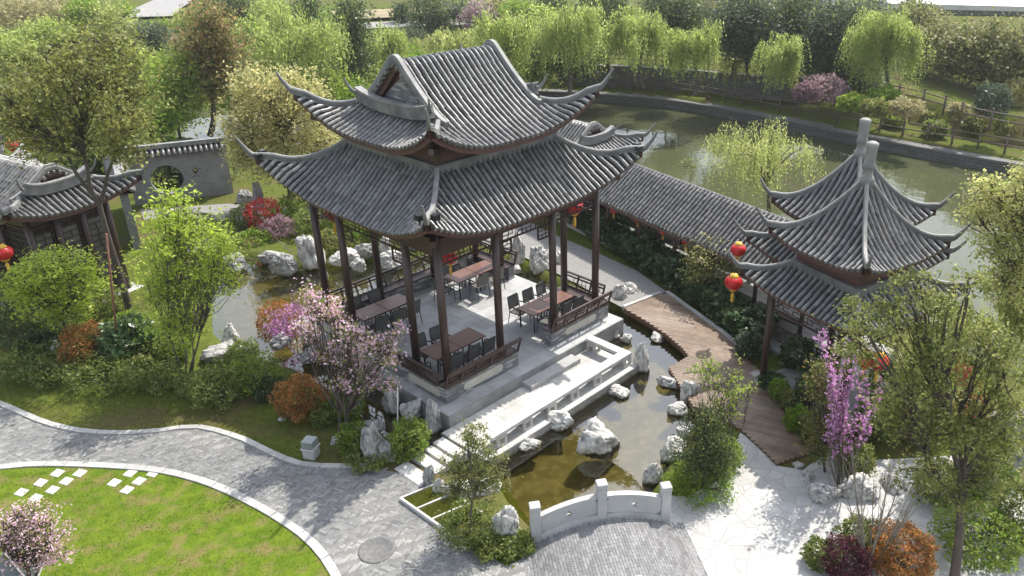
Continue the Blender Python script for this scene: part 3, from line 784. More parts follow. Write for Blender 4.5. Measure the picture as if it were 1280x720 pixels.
def blades(name, poly, n, h, m, z, hole=None, seed=1, cx=None):
    r = np.random.RandomState(seed); P = np.array(poly); x = r.uniform(P[:, 0].min(), P[:, 0].max(), n*4); y = r.uniform(P[:, 1].min(), P[:, 1].max(), n*4)
    k = in_poly(x, y, poly)
    if hole is not None: k &= ~in_poly(x, y, hole)
    x, y = x[k], y[k]; pt = np.sin(x*1.9+1.1*np.sin(y*2.3))+np.sin(y*2.6+1.4*np.sin(x*1.7))+.8*np.sin(x*5.1+y*3.7)*np.sin(y*4.3-x*2.2); k = (pt > -1.15) | (r.uniform(0, 1, len(x)) < .25)
    x, y = x[k][:n], y[k][:n]; n = len(x); zz = (height(x, y) if z is None else np.full(n, z))
    a = r.uniform(0, 2*math.pi, n); w = r.uniform(.005, .013, n); hh = h*r.uniform(.4, 1.2, n); le = r.normal(0, .03, (n, 2))
    V = np.empty((n, 3, 3)); V[:, 0] = np.stack([x-w*np.cos(a), y-w*np.sin(a), zz-.005], -1); V[:, 1] = np.stack([x+w*np.cos(a), y+w*np.sin(a), zz-.005], -1)
    V[:, 2] = np.stack([x+le[:, 0], y+le[:, 1], zz+hh], -1)
    o = npmesh(name, V.reshape(-1, 3), np.arange(n*3).reshape(-1, 3), m); return tag(o, kind='stuff')
M_BLADE = leafmat('grass_blade', (.07,.125,.008), (.13,.19,.016), (.22,.22,.05), .3, .6)
M_BLADE2 = leafmat('dry_grass_blade', (.10,.14,.015), (.19,.21,.03), (.26,.21,.08), .3, .6)
o = blades('lawn_grass', [p for p in LAWNP if True], 90000, .032, M_BLADE, GZ+.012, seed=2); tag(o, 'short bright green lawn grass inside the curved kerb', 'grass')
VERGE = EDGE+[(-5.9,-3.0),(-5.9,-1.5),(-7.0,.8),(-8.0,3.2),(-9.5,4.6),(-11.5,7.5),(-14,12)]
o = blades('verge_grass', VERGE, 16000, .06, M_BLADE2, None, seed=3); tag(o, 'patchy dry green grass strip along the brick path below the shrubs', 'grass')

# ------------------------------------------------------------ terrace, steps, slabs
TZ = -.36
mb = MB(); mb.prism([(-4.35,-5.95),(2.2,-5.95),(2.2,-3.985),(-4.35,-3.985)], -1.6, TZ)
ter = mb.build('terrace', M_PLAT); tag(ter, kind='structure')
fl = MB(); random.seed(8)
y = -5.93; row = 0
while y < -4.0:
    x = -4.33-(row % 2)*.4
    while x < 2.18:
        x0, x1 = max(x+.010, -4.33), min(x+.795, 2.18)
        if x1-x0 > .1: fl.add([(x0, y+.010, TZ+.004), (x1, y+.010, TZ+.004), (x1, min(y+.475, -3.99), TZ+.004), (x0, min(y+.475, -3.99), TZ+.004)], [(0,1,2,3)])
        x += .8
    y += .48; row += 1
M_TSLAB = mat('terrace_slab', (.50,.495,.47), (.42,.415,.39), 3, .6, .12, 60, island=.10, c3=(.36,.355,.335), s3=1.0)
fl.build('terrace_slabs', M_TSLAB, ter, recalc=False)
mb = MB(); mb.box(-1.15, 1.1, -4.42, -3.99, TZ-.02, -.19)
tag(mb.build('stone_step', M_STONE, bevel=.012), 'low grey stone step between terrace and pavilion floor', 'step')
for i, (x0, x1, y0, y1) in enumerate(((-6.15,-5.72,-5.35,-4.25),(-5.58,-5.22,-5.25,-4.15),(-5.12,-4.86,-5.15,-4.2),(-4.78,-4.42,-5.2,-4.15))):
    mb = MB(); mb.box(x0, x1, y0, y1, -.62, TZ-.01+.012*(i % 2))
    o = mb.build('stone_slab', M_WHITE, bevel=.012)
    tag(o, ['white stone slab at the path end of the slab crossing', 'second white slab from the brick path, over the dark channel', 'narrow white slab, third from the brick path', 'white slab touching the end of the terrace'][i], 'slab', 'white slabs crossing the channel')

# ------------------------------------------------------------ low stone bench of the terrace
ben = thing('stone_bench', 'long white L shaped stone bench on pierced feet along the terrace edge', 'bench', (0, 0, 0))
mb = MB(); mb.prism([(-3.95,-5.72),(2.12,-5.72),(2.12,-3.98-.02),(1.80,-4.0),(1.80,-5.40),(-3.95,-5.40)], -.02, .10); mb.build('seat', M_WHITE, ben, bevel=.01)
def pierced(x, y, rz):
    """square block with a square hole each way"""
    m_ = MB(); h0, h1 = TZ+.006, -.025; s_, t = .17, .075
    for a in (-1, 1):
        for b in (-1, 1): m_.box(min(a*s_, a*(s_-t)), max(a*s_, a*(s_-t)), min(b*s_, b*(s_-t)), max(b*s_, b*(s_-t)), h0+.07, h1-.07)
    m_.box(-s_, s_, -s_, s_, h0, h0+.069); m_.box(-s_, s_, -s_, s_, h1-.069, h1)
    o = m_.build('leg', M_WHITE, ben); o.location = (x, y, 0); return o
for x in (-3.6,-2.6,-1.6,-.6,.45,1.93): pierced(x, -5.56, 0)
pierced(1.95, -4.25, 0)

# ------------------------------------------------------------ stepping stones in the lawn, manhole
M_STEP = mat('paver_white', (.48,.475,.44), (.42,.41,.38), 8, .8, .2, 60)
sp = [(72,592),(51,604),(27,616),(100,592),(83,602),(66,613),(45,623),(163,592),(143,604),(192,592),(174,602),(159,613)]
lb = ['in the near row of the left patch', 'in the far row of the left patch', 'in the near row of the right patch', 'in the far row of the right patch']
for i, (u, v) in enumerate(sp):
    q = G(u, v); mb = MB(); cs = [G(u+a*5.0+b*5.2, v-a*4.2+b*1.5)-q for a, b in ((-1,-1),(-1,1),(1,1),(1,-1))]
    mb.prism([(c_[0], c_[1]) for c_ in cs], -.06, .03)
    o = mb.build('stepping_stone', M_STEP, bevel=.01); o.location = (q[0], q[1], GZ)
    nb = ['pale stepping stone nearest the kerb in the upper row of the left patch','pale stepping stone in the middle of the upper row of the left patch','third pale stepping stone down the upper row of the left patch','pale stepping stone nearest the kerb in the right row of the left patch','second pale stepping stone from the kerb, right row of the left patch','third pale stepping stone from the kerb, right row of the left patch','pale stepping stone under the pink blossom tree','pale stepping stone nearest the kerb, upper row of the right patch','lower pale stepping stone in the two stone row of the right patch','rightmost pale stepping stone in the lawn, by the kerb','middle pale stepping stone of the three stone row in the right patch','lowest pale stepping stone of the right patch'][i]
    tag(o, nb, 'stepping stone', 'stepping stones in the lawn')
mb = MB(); mb.lathe([(.42, 0), (.42, .012), (.36, .016), (.355, .010), (.0, .012)], n=40)
mh = mb.build('manhole_cover', mat('manhole_iron', (.125,.125,.125), (.175,.172,.168), 9, .8, .4, 30, spec=.2), recalc=False); q = G(471, 688); mh.location = (q[0], q[1], GZ+.012)
tag(mh, 'round grey manhole cover set in the brick path', 'manhole cover')
# three small planted squares with white edging
bx = [G(u, v) for u, v in ((501,626),(547,607),(600,640),(556,665))]
fr_ = thing('planting_frame', 'white edged bed of three small grass squares beside the path', 'planter', bx[0])
o0 = np.array(fr_.location); A0, B0, C0_, D0 = [np.array(q)-o0 for q in bx]
mb = MB(); E_ = D0-A0; S_ = B0-A0
for t in (0, .36, .70): mb.bar(A0+E_*t+(0,0,.05), A0+E_*t+S_+(0,0,.05), .05, .10)
mb.bar(A0+(0,0,.055), A0+E_+(0,0,.055), .06, .11); mb.bar(B0+(0,0,.055), B0+E_+(0,0,.055), .05, .11)
mb.build('edging', M_WHITE, fr_)
for t0, t1 in ((.03,.33),(.39,.67),(.73,.98)):
    r = np.random.RandomState(int(t0*100)); n = 5000; a = r.uniform(t0, t1, n)[:, None]; b = r.uniform(.05, .95, n)[:, None]; base = A0+E_*a+S_*b; an2 = r.uniform(0, 6.28, n); w = .009
    V = np.empty((n, 3, 3)); V[:, 0] = base+np.stack([w*np.cos(an2), w*np.sin(an2), 0*an2], -1); V[:, 1] = base-np.stack([w*np.cos(an2), w*np.sin(an2), 0*an2], -1); V[:, 2] = base+np.stack([r.normal(0,.03,n), r.normal(0,.03,n), r.uniform(.04,.14,n)], -1)
    npmesh('grass_square', V.reshape(-1, 3), np.arange(n*3).reshape(-1, 3), M_BLADE2, fr_)

# ------------------------------------------------------------ timber deck
DECK = [tuple(q) for q in ((4.98,-3.08),(4.78,-4.2),(4.45,-5.4),(4.05,-6.35),(3.75,-6.85),(2.72,-6.78),(1.45,-8.6),(1.6,-9.3),(1.35,-10.4),(.70,-11.8),(2.1,-12.4),(3.05,-10.6),(4.1,-9.9),(5.0,-8.1),(5.5,-7.5),(7.05,-3.75),(6.9,-3.4))]
dk = thing('timber_deck', 'brown plank deck winding along the pond to the pale plaza', 'deck', (0, 0, 0))
mb = MB(); mb.prism(DECK, -.52, -.345); mb.build('deck_frame', mat('deck_edge', (.10,.05,.032), (.13,.068,.045), 3, .6), dk)
mb = MB(); DP = np.array(DECK); wa = R(-73)
c, s_ = math.cos(-wa), math.sin(-wa); D2 = [(x*c-y*s_, x*s_+y*c) for x, y in DECK]      # planks run along local x
yy = min(p[1] for p in D2); yM = max(p[1] for p in D2); pw = .125
c2, s2 = math.cos(wa), math.sin(wa)
while yy < yM:
    ym = yy+pw/2; xs = []
    for i in range(len(D2)):
        (xa, ya), (xb, yb) = D2[i], D2[(i+1) % len(D2)]
        if (ya > ym) != (yb > ym): xs.append((xb-xa)*(ym-ya)/(yb-ya)+xa)
    xs.sort()
    for a, b in zip(xs[::2], xs[1::2]):
        off = a-random.uniform(0, 2)
        while off < b:
            a1, b1 = max(a, off), min(b, off+2.2)
            if b1-a1 > .05:
                z = -.315+random.uniform(-.002, .002); P = [(a1+.003, yy+.004), (b1-.003, yy+.004), (b1-.003, yy+pw-.006), (a1+.003, yy+pw-.006)]
                P = [(x*c2-y*s2, x*s2+y*c2) for x, y in P]
                mb.add([(x, y, z-.03) for x, y in P]+[(x, y, z) for x, y in P], [(4,5,6,7),(0,1,5,4),(1,2,6,5),(2,3,7,6),(3,0,4,7)])
            off += 2.2
    yy += pw
mb.build('planks', mat('deck_plank', (.135,.092,.062), (.185,.132,.092), 4, .5, .15, 40, island=.24, c3=(.24,.19,.145), s3=.7), dk, recalc=False)
k1 = kerb('deck_kerb', [(5.05,-3.02),(6.95,-3.32)], .14, .09, M_KERB, GZ+.02, .9); tag(k1, kind='structure')
k1 = kerb('deck_side_kerb', [(7.12,-3.5),(5.62,-7.45),(5.1,-8.1)], .14, .12, M_KERB, GZ+.02, .9); tag(k1, kind='structure')
k1 = kerb('deck_step', [(4.25,-9.0),(4.0,-9.6)], .3, .12, M_KERB, GZ+.02, .9); tag(k1, kind='structure')

# ------------------------------------------------------------ arched bridge
br = thing('arched_bridge', 'small arched brick bridge with pale stone balustrade by the plaza', 'bridge', (-5.52, -8.90, GZ))
bd = np.array([2.56, -1.86]); BL = float(np.linalg.norm(bd)); br.rotation_euler = (0, 0, math.atan2(bd[1], bd[0])); BWD = 3.0
def arch(x): t = (x-BL/2)/(BL/2); return .46*max(0, 1-(abs(t)/1.12)**2)
def strip(mb, y0, y1, z0, z1, x0=-.15, x1=BL+.15, n=24):
    vs = []
    for k in range(n+1):
        x = x0+(x1-x0)*k/n; vs += [(x, y0, arch(x)+z0), (x, y1, arch(x)+z0), (x, y1, arch(x)+z1), (x, y0, arch(x)+z1)]
    mb.add(vs, [(k*4+j, k*4+(j+1) % 4, k*4+4+(j+1) % 4, k*4+4+j) for k in range(n) for j in range(4)]+[(3,2,1,0), (n*4, n*4+1, n*4+2, n*4+3)])
m_ = MB(); strip(m_, -BWD, .14, -.45, .0); m_.build('deck_slab', M_STONE, br)
m_ = MB(); x = -.4; rw = 0
while x < BL+.4:
    y = -BWD+.17-(rw % 2)*.11
    while y < -.16:
        y0, y1 = max(y+.004, -BWD+.17), min(y+.216, -.16)
        if y1-y0 > .04:
            xa, xb = x+.004, x+.066
            m_.add([(xa, y0, arch(xa)+.012), (xb, y0, arch(xb)+.012), (xb, y1, arch(xb)+.012), (xa, y1, arch(xa)+.012)], [(0,1,2,3)])
        y += .22
    x += .07; rw += 1
m_.build('brick_paving', mat('bridge_brick', (.17,.17,.175), (.225,.225,.225), 9, .85, .3, 80, island=.22), br, recalc=False)
def flower_hole_panel(mb, x0, x1, zb, zt, y0, y1):
    """panel that follows the arch with a five lobed hole through it"""
    cx = (x0+x1)/2; n = 40; cz = arch(cx)+(zb+zt)/2
    inner = []; outer = []
    for k in range(n):
        an = 2*math.pi*k/n+math.pi/2; rr = .075+.020*math.cos(5*(an-math.pi/2)); dx, dz = math.cos(an), math.sin(an)
        inner.append((cx+rr*dx, cz+rr*dz))
        t = min(((x1-cx)/abs(dx)) if abs(dx) > 1e-6 else 1e9, 9e9); lo = 0.0; hi = t
        for _ in range(40):                              # march the ray to the curved top or bottom
            mid = (lo+hi)/2; X = cx+dx*mid; Z = cz+dz*mid
            if arch(X)+zb <= Z <= arch(X)+zt: lo = mid
            else: hi = mid
        outer.append((cx+dx*lo, cz+dz*lo))
    vs = [(x, y0, z) for x, z in inner]+[(x, y0, z) for x, z in outer]+[(x, y1, z) for x, z in inner]+[(x, y1, z) for x, z in outer]
    fs = []
    for k in range(n):
        j = (k+1) % n; fs += [(k, j, n+j, n+k), (2*n+j, 2*n+k, 3*n+k, 3*n+j), (k, 2*n+k, 2*n+j, j), (n+k, n+j, 3*n+j, 3*n+k)]
    # corners of the panel
    mb.add(vs, fs)
    for xx in (x0, x1):
        s_ = -1 if xx == x0 else 1; e = [(a, b) for a, b in outer if abs(a-xx) < .012]
M_BRS = mat('bridge_stone', (.43,.43,.425), (.36,.36,.355), 30, .65, .2, 80, c3=(.50,.495,.48), s3=1.0)
for yc in (0.0, -BWD):
    for xx in (0.0, BL/2, BL):
        p_ = MB(); z0 = arch(xx); p_.box(xx-.115, xx+.115, yc-.115, yc+.115, z0-.3, z0+.86); p_.box(xx-.125, xx+.125, yc-.125, yc+.125, z0+.865, z0+1.0)
        p_.build('post', M_BRS, br, bevel=.012)
    for a, b in ((.118, BL/2-.118), (BL/2+.118, BL-.118)):
        p_ = MB(); strip(p_, yc-.12, yc+.12, .005, .10, a, b, 12); p_.build('base_kerb', M_WHITE, br)
        p_ = MB(); flower_hole_panel(p_, a, b, .105, .56, yc-.06, yc+.06); pn = p_.build('panel', M_BRS, br)
        p_ = MB(); strip(p_, yc-.075, yc+.075, .562, .63, a, b, 12); p_.build('rail_cap', M_BRS, pn)
# ------------------------------------------------------------ twin pavilion on the right
def finial(parent, x, y, z):
    m_ = MB(); m_.lathe([(.19, -.1), (.19, .10), (.135, .15), (.13, .34), (.165, .38), (.165, .46), (.14, .50), (.155, .94), (.165, .96), (.165, 1.05), (.10, 1.09), (.0, 1.10)], (x, y, z), 14)
    return m_.build('finial', M_RCAP, parent, recalc=False)
TX, TY = 5.0, -11.33
tw = thing('twin_pavilion', 'paired square pavilion with two peaked tiled roofs and tall finials beside the corridor', 'pavilion', (TX, TY, -.3), R(-16))
cR, sR = math.cos(R(16)), math.sin(R(16))
off = (2.3*cR-1.2*sR, 2.3*sR+1.2*cR)             # second square, in the rotated frame
class Sub: pass
def shifted(parent, dx, dy):
    return dx, dy
for k_, (dx, dy) in enumerate(((0, 0), off)):
    up_ = Roof(1.62, 1.62, 4.82, .50, .42, 1.62, .42, 1.2, .14, 2.0, tip=.50, tiplen=.36)
    lo_ = Roof(2.06, 2.06, 3.42, .62, .10, .92, .46, 1.5, .16, 2.0, tip=.46, tiplen=.40)
    before = set(bpy.data.objects)
    hall_roof(tw, lo_, .19, name='lower_roof'); hips(lo_, 'hip_ridge', tw, k=.85)
    hall_roof(tw, up_, .19, name='upper_roof'); hips(up_, 'hip_ridge', tw, k=.9)
    finial(tw, 0, 0, up_.zf(1.62)-.02)
    q = MB(); h_ = 1.10; q.box(-h_, h_, -h_, h_, 3.9, 5.1); q.build('upper_wall', M_FASC, tw)
    q = MB(); zt = lo_.zf(.92)
    for s in (-1, 1):
        q.box(-1.24, 1.24, s*1.16-.07, s*1.16+.07, zt-.1, zt+.17); q.box(s*1.16-.07, s*1.16+.07, -1.085, 1.085, zt-.1, zt+.17)
    q.build('wall_ridge', M_RIDGE, tw)
    for s in (-1, 1):
        for t in (-1, 1):
            c = MB(); c.tube([(s*1.5, t*1.5, 0), (s*1.5, t*1.5, 3.5)], .105, 12); c.build('column', M_WOOD, tw, recalc=False)
    q = MB()
    for s in (-1, 1): q.box(-1.4, 1.4, s*1.5-.05, s*1.5+.05, 3.0, 3.25); q.box(s*1.5-.05, s*1.5+.05, -1.4, 1.4, 3.01, 3.24)
    q.build('beam', M_WOOD, tw)
    q = MB(); q.box(-1.7, 1.7, -1.7, 1.7, -.15, .005+.004*k_); q.build('floor', M_PLAT, tw)
    for s in (-1, 1):
        l = MB(); lattice(l, (-1.4, s*1.5), (1.4, s*1.5), 2.6, 2.98, 0, .14, .02, 50+s); l.build('hanging_lattice', M_WOOD, tw)
        l = MB(); lattice(l, (s*1.5, -1.4), (s*1.5, 1.4), 2.6, 2.98, 0, .14, .02, 60+s); l.build('hanging_lattice', M_WOOD, tw)
        l = MB(); lattice(l, (s*1.5, -1.4), (s*1.5, 1.4), .3, .8, 0, .14, .025, 70+s)
        if s > 0 or k_ == 1: l.build('lattice_railing', M_WOOD, tw)
    if k_ == 1:
        for o in set(bpy.data.objects)-before:
            if o.parent is tw: o.location = (dx, dy, .004)

# ------------------------------------------------------------ covered corridor
RZ = 3.15
r0, r1 = G(793, 203, RZ), G(955, 262, RZ)
cdv = (r1-r0)[:2]; cdv = cdv/np.linalg.norm(cdv)       # runs towards -Y
st = r0[:2]-cdv*4.6; CL = 15.2
cor = thing('covered_corridor', 'long roofed corridor with grey tiles and dark posts along the lake', 'corridor', (st[0], st[1], -.35), math.atan2(cdv[1], cdv[0]))
HW, EZ, RH = 1.85, 2.16, 3.50                     # half width at the eave, eave and ridge heights above the floor
def cz(d):                                          # height at distance d from the ridge
    t = abs(d)/HW; z = RH-(RH-EZ)*(t*1.12-.12*t*t)
    return z-max(0, .16-abs(d))*0-(.10*math.exp(-(d/.22)**2))
bed, tl_, fa, sf = MB(), MB(), MB(), MB()
n = int(CL/.2); DS = [-HW+2*HW*k/18 for k in range(19)]
for i in range(n):
    x = (i+.5)*CL/n; w = CL/n/2
    bed.add([(xx, d, cz(d)) for d in DS for xx in (x-w, x+w)], [(k*2, k*2+1, k*2+3, k*2+2) for k in range(18)], True)
    for s in (-1, 1):
        m = 8
        for k in range(m):
            d0, d1 = (HW+.05)*(1-k/m), (HW+.05)*(1-(k+1)/m)-.02
            d1 = max(d1, 0); j = random.uniform(-.012, .012)
            vs = []
            for d, rd in ((d0, .062), ((d0+d1)/2, .056), (d1, .05)):
                for an in (0, 36, 72, 108, 144, 180): vs.append((x+j+rd*math.cos(R(an)), s*d, cz(d)+.012+1.45*rd*math.sin(R(an))))
            tl_.add(vs, [(q*6+r_, q*6+r_+1, q*6+7+r_, q*6+6+r_) for q in range(2) for r_ in range(5)]+([(5,4,3,2,1,0)] if k == 0 else []), True)
        d = HW+.05; vs = [(x+.068*math.cos(2*math.pi*q/10), s*d, cz(d)+.03+.068*math.sin(2*math.pi*q/10)) for q in range(10)]
        vs += [(a, b-s*.06, c) for a, b, c in vs]; tl_.add(vs, [tuple(range(10))]+[(q, (q+1) % 10, 10+(q+1) % 10, 10+q) for q in range(10)])
top = bed.build('tiled_roof', M_PAN, cor, recalc=False); tl_.build('tile_rows', M_TILE, top, recalc=False)
for s in (-1, 1): fa.box(0, CL, s*(HW-.03)-.03, s*(HW-.03)+.03, EZ-.17, EZ-.03)
fa.build('fascia', M_FASC, top)
sf.add([(0, -HW+.05, EZ-.08), (CL, -HW+.05, EZ-.08), (CL, 0, RH-.25), (0, 0, RH-.25), (0, HW-.05, EZ-.08), (CL, HW-.05, EZ-.08)], [(0,1,2,3), (3,2,5,4)]); sf.build('soffit', M_SOFF, top, recalc=False)
q = MB(); q.box(-.2, CL, -1.45, 1.45, -.3, .0); q.build('floor', M_TSLAB, cor)
nb_ = 7
for i in range(nb_+1):
    for s in (-1, 1):
        c = MB(); c.tube([(.1+(CL-.3)*i/nb_, s*1.25, 0), (.1+(CL-.3)*i/nb_, s*1.25, 2.45)], .08, 10); c.build('column', M_WOOD, cor, recalc=False)
q = MB()
for s in (-1, 1): q.box(0, CL, s*1.25-.05, s*1.25+.05, 2.1, 2.3)
q.build('beam', M_WOOD, cor)
for i in range(nb_):
    xa, xb = .1+(CL-.3)*i/nb_+.1, .1+(CL-.3)*(i+1)/nb_-.1
    l = MB(); lattice(l, (xa, 1.25), (xb, 1.25), .62, 1.2, 0, .16, .025, 90+i); l.build('lattice_railing', M_WOOD, cor)
    q = MB(); q.box(xa, xb, 1.17, 1.33, .004, .60); q.build('low_wall', M_CREAM, cor)
    if i not in (1, 2):
        q = MB(); q.box(xa, xb, -1.33, -1.17, .004, .48); q.build('low_wall', M_CREAM, cor)
        q = MB(); q.box(xa-.02, xb+.02, -1.40, -1.05, .484, .54); q.build('bench_seat', M_WOOD, cor)
    l = MB(); lattice(l, (xa, -1.25), (xb, -1.25), 1.78, 2.08, 0, .15, .02, 110+i); l.build('hanging_lattice', M_WOOD, cor)

# ------------------------------------------------------------ halls with gabled roofs at the left and behind
def hall(label, loc, rz, ex, ey, eave, gxx, wall=True, step=.2, lift=.75, tip=.6, tl=.5, a=.5, b=.07, corners=((-1,-1),(1,-1),(1,1),(-1,1)), name='garden_hall'):
    h = thing(name, label, 'hall', loc, rz)
    rf = Roof(ex, ey, eave, a, b, ex-gxx, lift, 2.4, .28, 2.2, dtop=ey, gable=True, tip=tip, tiplen=tl)
    hall_roof(h, rf, step); hips(rf, 'hip_ridge', h, corners, top=.25); gables(h, rf, gxx, min(ey-(ex-gxx)-.05, ey-.9))
    wx, wy = ex-.75, ey-.75
    for s in (-1, 1):
        for x in np.linspace(-wx, wx, 4):
            c = MB(); c.tube([(x, s*wy, -.1), (x, s*wy, eave+.2)], .11, 10); c.build('column', M_WOOD, h, recalc=False)
        for y in np.linspace(-wy, wy, 4)[1:-1]:
            c = MB(); c.tube([(s*wx, y, -.1), (s*wx, y, eave+.2)], .11, 10); c.build('column', M_WOOD, h, recalc=False)
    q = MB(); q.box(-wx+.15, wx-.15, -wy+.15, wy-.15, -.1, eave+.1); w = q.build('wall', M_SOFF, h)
    q = MB()
    for s in (-1, 1): q.box(-wx, wx, s*wy-.06, s*wy+.06, eave-.35, eave); q.box(s*wx-.06, s*wx+.06, -wy+.07, wy-.07, eave-.35, eave)
    q.build('beam', M_WOOD, h)
    k = 0
    for s in (-1, 1):
        for x0, x1 in zip(np.linspace(-wx, wx, 4)[:-1], np.linspace(-wx, wx, 4)[1:]):
            k += 1; l = MB(); lattice(l, (x0+.15, s*(wy-.06)), (x1-.15, s*(wy-.06)), .5, eave-.5, 0, .22, .035, k); l.build('window_lattice', M_WOOD, h)
        for y0, y1 in zip(np.linspace(-wy, wy, 4)[:-1], np.linspace(-wy, wy, 4)[1:]):
            k += 1; l = MB(); lattice(l, (s*(wx-.06), y0+.15), (s*(wx-.06), y1-.15), .5, eave-.5, 0, .22, .035, k); l.build('window_lattice', M_WOOD, h)
            q = MB(); q.box(s*(wx-.13)-.01, s*(wx-.13)+.01, y0+.2, y1-.2, .7, eave-.8); q.build('window_pane', mat('paper_pane', (.16,.155,.145), (.12,.118,.11), 3, .6), h)
    q = MB(); q.box(-wx-.4, wx+.4, -wy-.4, wy+.4, -.6, -.09); q.build('plinth', M_STONE, h)
    return h, rf
hall('dark timber hall with sweeping grey tiled gable roof at the left edge', (-8.41, 14.76, -.3), R(-76), 3.45, 2.15, 3.75, 2.35, tl=.5)
hall('small hall roof rising behind the large pavilion, beside the lake', (11.9, 6.6, -.3), R(-90), 3.1, 2.1, 2.95, 2.1, lift=.6, tip=.6)
hall('farther tiled hall mostly hidden behind the big green tree', (-9.8, 27.5, -.3), R(-90), 4.5, 2.8, 3.4, 3.2)

# ------------------------------------------------------------ garden wall with round gate, and its side wall
def tiled_wall(name, label, p0, p1, z0, z1, m, moon=None, window=None):
    a = Vector((p0[0], p0[1], 0)); b = Vector((p1[0], p1[1], 0)); L_ = (b-a).length; d = (b-a)/L_
    w = thing(name, label, 'wall', (a.x, a.y, 0), math.atan2(d.y, d.x)); T = .16
    loops = [[(0, z0), (L_, z0), (L_, z1), (0, z1)]]
    if moon: cx, cz_, rr = moon; loops.append([(cx+rr*math.cos(2*math.pi*k/32), max(cz_+rr*math.sin(2*math.pi*k/32), z0+.02)) for k in range(32)])
    if window: cx, cz_, rr = window; loops.append([(cx+rr*math.cos(2*math.pi*(k+.5)/8), cz_+rr*1.1*math.sin(2*math.pi*(k+.5)/8)) for k in range(8)])
    flat = [p for l in loops for p in l]; tri = tessellate_polygon([[Vector((x, z, 0)) for x, z in l] for l in loops])
    m_ = MB(); n = len(flat); m_.v = [(x, -T, z) for x, z in flat]+[(x, T, z) for x, z in flat]
    for t in tri: m_.f += [tuple(t), tuple(n+i for i in reversed(t))]; m_.sm += [False, False]
    k0 = 0
    for l in loops:
        for i in range(len(l)): j = (i+1) % len(l); m_.f.append((k0+i, k0+j, n+k0+j, n+k0+i)); m_.sm.append(False)
        k0 += len(l)
    bd_ = m_.build('wall_body', m, w)
    if moon:
        q = MB(); cx, cz_, rr = moon; n_ = 30; a0 = math.asin(max(-1, min(1, (z0-cz_)/rr)))
        pts = [(cx+(rr+.02)*math.cos(t), cz_+(rr+.02)*math.sin(t)) for t in np.linspace(a0, math.pi-a0, n_)]
        q.sweep([(x, 0, z) for x, z in pts], [(-T-.03, -.05), (T+.03, -.05), (T+.03, .05), (-T-.03, .05)], up=(0, 1, .001)); 
    if window:
        q = MB(); cx, cz_, rr = window
        P = [(cx+(rr+.04)*math.cos(2*math.pi*(k+.5)/8), cz_+(rr+.04)*1.1*math.sin(2*math.pi*(k+.5)/8)) for k in range(9)]
        for p, r_ in zip(P, P[1:]): q.bar((p[0], 0, p[1]), (r_[0], 0, r_[1]), .38, .09, up=(0, 1, 0))
        q.build('window_frame', M_STONE, w)
        q = MB(); lattice(q, (cx-rr*.9, 0), (cx+rr*.9, 0), cz_-rr, cz_+rr, 0, .16, .03, 5); q.build('window_lattice', M_FASC, w)
    q = MB()
    q.add([(-.1, -.42, z1+.02), (L_+.1, -.42, z1+.02), (L_+.1, 0, z1+.34), (-.1, 0, z1+.34), (-.1, .42, z1+.02), (L_+.1, .42, z1+.02)], [(0,1,2,3), (3,2,5,4), (0,4,5,1)])
    cp = q.build('coping', M_PAN, w)
    q = MB(); x = .05
    while x < L_:
        for s in (-1, 1): q.tube([(x, s*.46, z1+.05), (x, s*.25, z1+.19), (x, 0, z1+.37)], .075, 8)
        x += .24
    q.build('coping_tiles', M_TILE, cp, recalc=False)
    q = MB(); q.box(-.15, L_+.15, -.13, .13, z1+.36, z1+.56); q.build('coping_ridge', M_RCAP, cp)
    return w
mp0, mp1 = G(170, 256), G(292, 240)
tiled_wall('garden_wall', 'grey brick wall with round moon gate and small octagonal window', mp0, mp1, GZ-.05, 1.95, M_BRICKW, (1.62, .72, .74), (2.95, .95, .30))
s0, s1 = G(139, 183, 2.7), G(150, 226, 2.7)
tiled_wall('side_wall', 'pale side wall with tiled coping seen end on beyond the hall roof', s1, s0, GZ-.05, 2.1, M_BRICKW)

# ------------------------------------------------------------ far bank: stone lake wall, retaining wall, fences
def wall_line(name, label, pts, z0, z1, th, m, cap=None):
    o = thing(name, label, 'wall', (pts[0][0], pts[0][1], 0)); ox, oy = pts[0][:2]
    P = [(p[0]-ox, p[1]-oy, 0) for p in pts]
    q = MB(); q.sweep([(x, y, (z0+z1)/2) for x, y, _ in P], [(-th/2, (z0-z1)/2), (th/2, (z0-z1)/2), (th/2, (z1-z0)/2), (-th/2, (z1-z0)/2)]); q.build('wall_body', m, o)
    q = MB(); q.sweep([(x, y, z1+.07) for x, y, _ in P], [(-th/2-.06, -.065), (th/2+.06, -.065), (th/2+.06, .065), (-th/2-.06, .065)]); q.build('coping', cap or M_STONE, o)
    return o
bank = [tuple(q) for q in smooth_curve(BANKL, 5)]
M_BCAP = mat('bank_coping', (.11,.11,.105), (.15,.15,.143), 3, .8, .2, 30)
wall_line('lake_wall', 'grey stone wall along the far shore of the lake', bank, -2.4, -.62, 1.3, M_BANK, M_BCAP)
ret = [tuple(q) for q in smooth_curve(RETL[1:6], 5)]
wall_line('retaining_wall', 'long dark block retaining wall below the willows', ret, -.6, 1.25, .5, M_RETAIN, M_BCAP)
M_FENCE = mat('brown_rail', (.10,.075,.055), (.15,.115,.088), 4, .8, .2, 40)
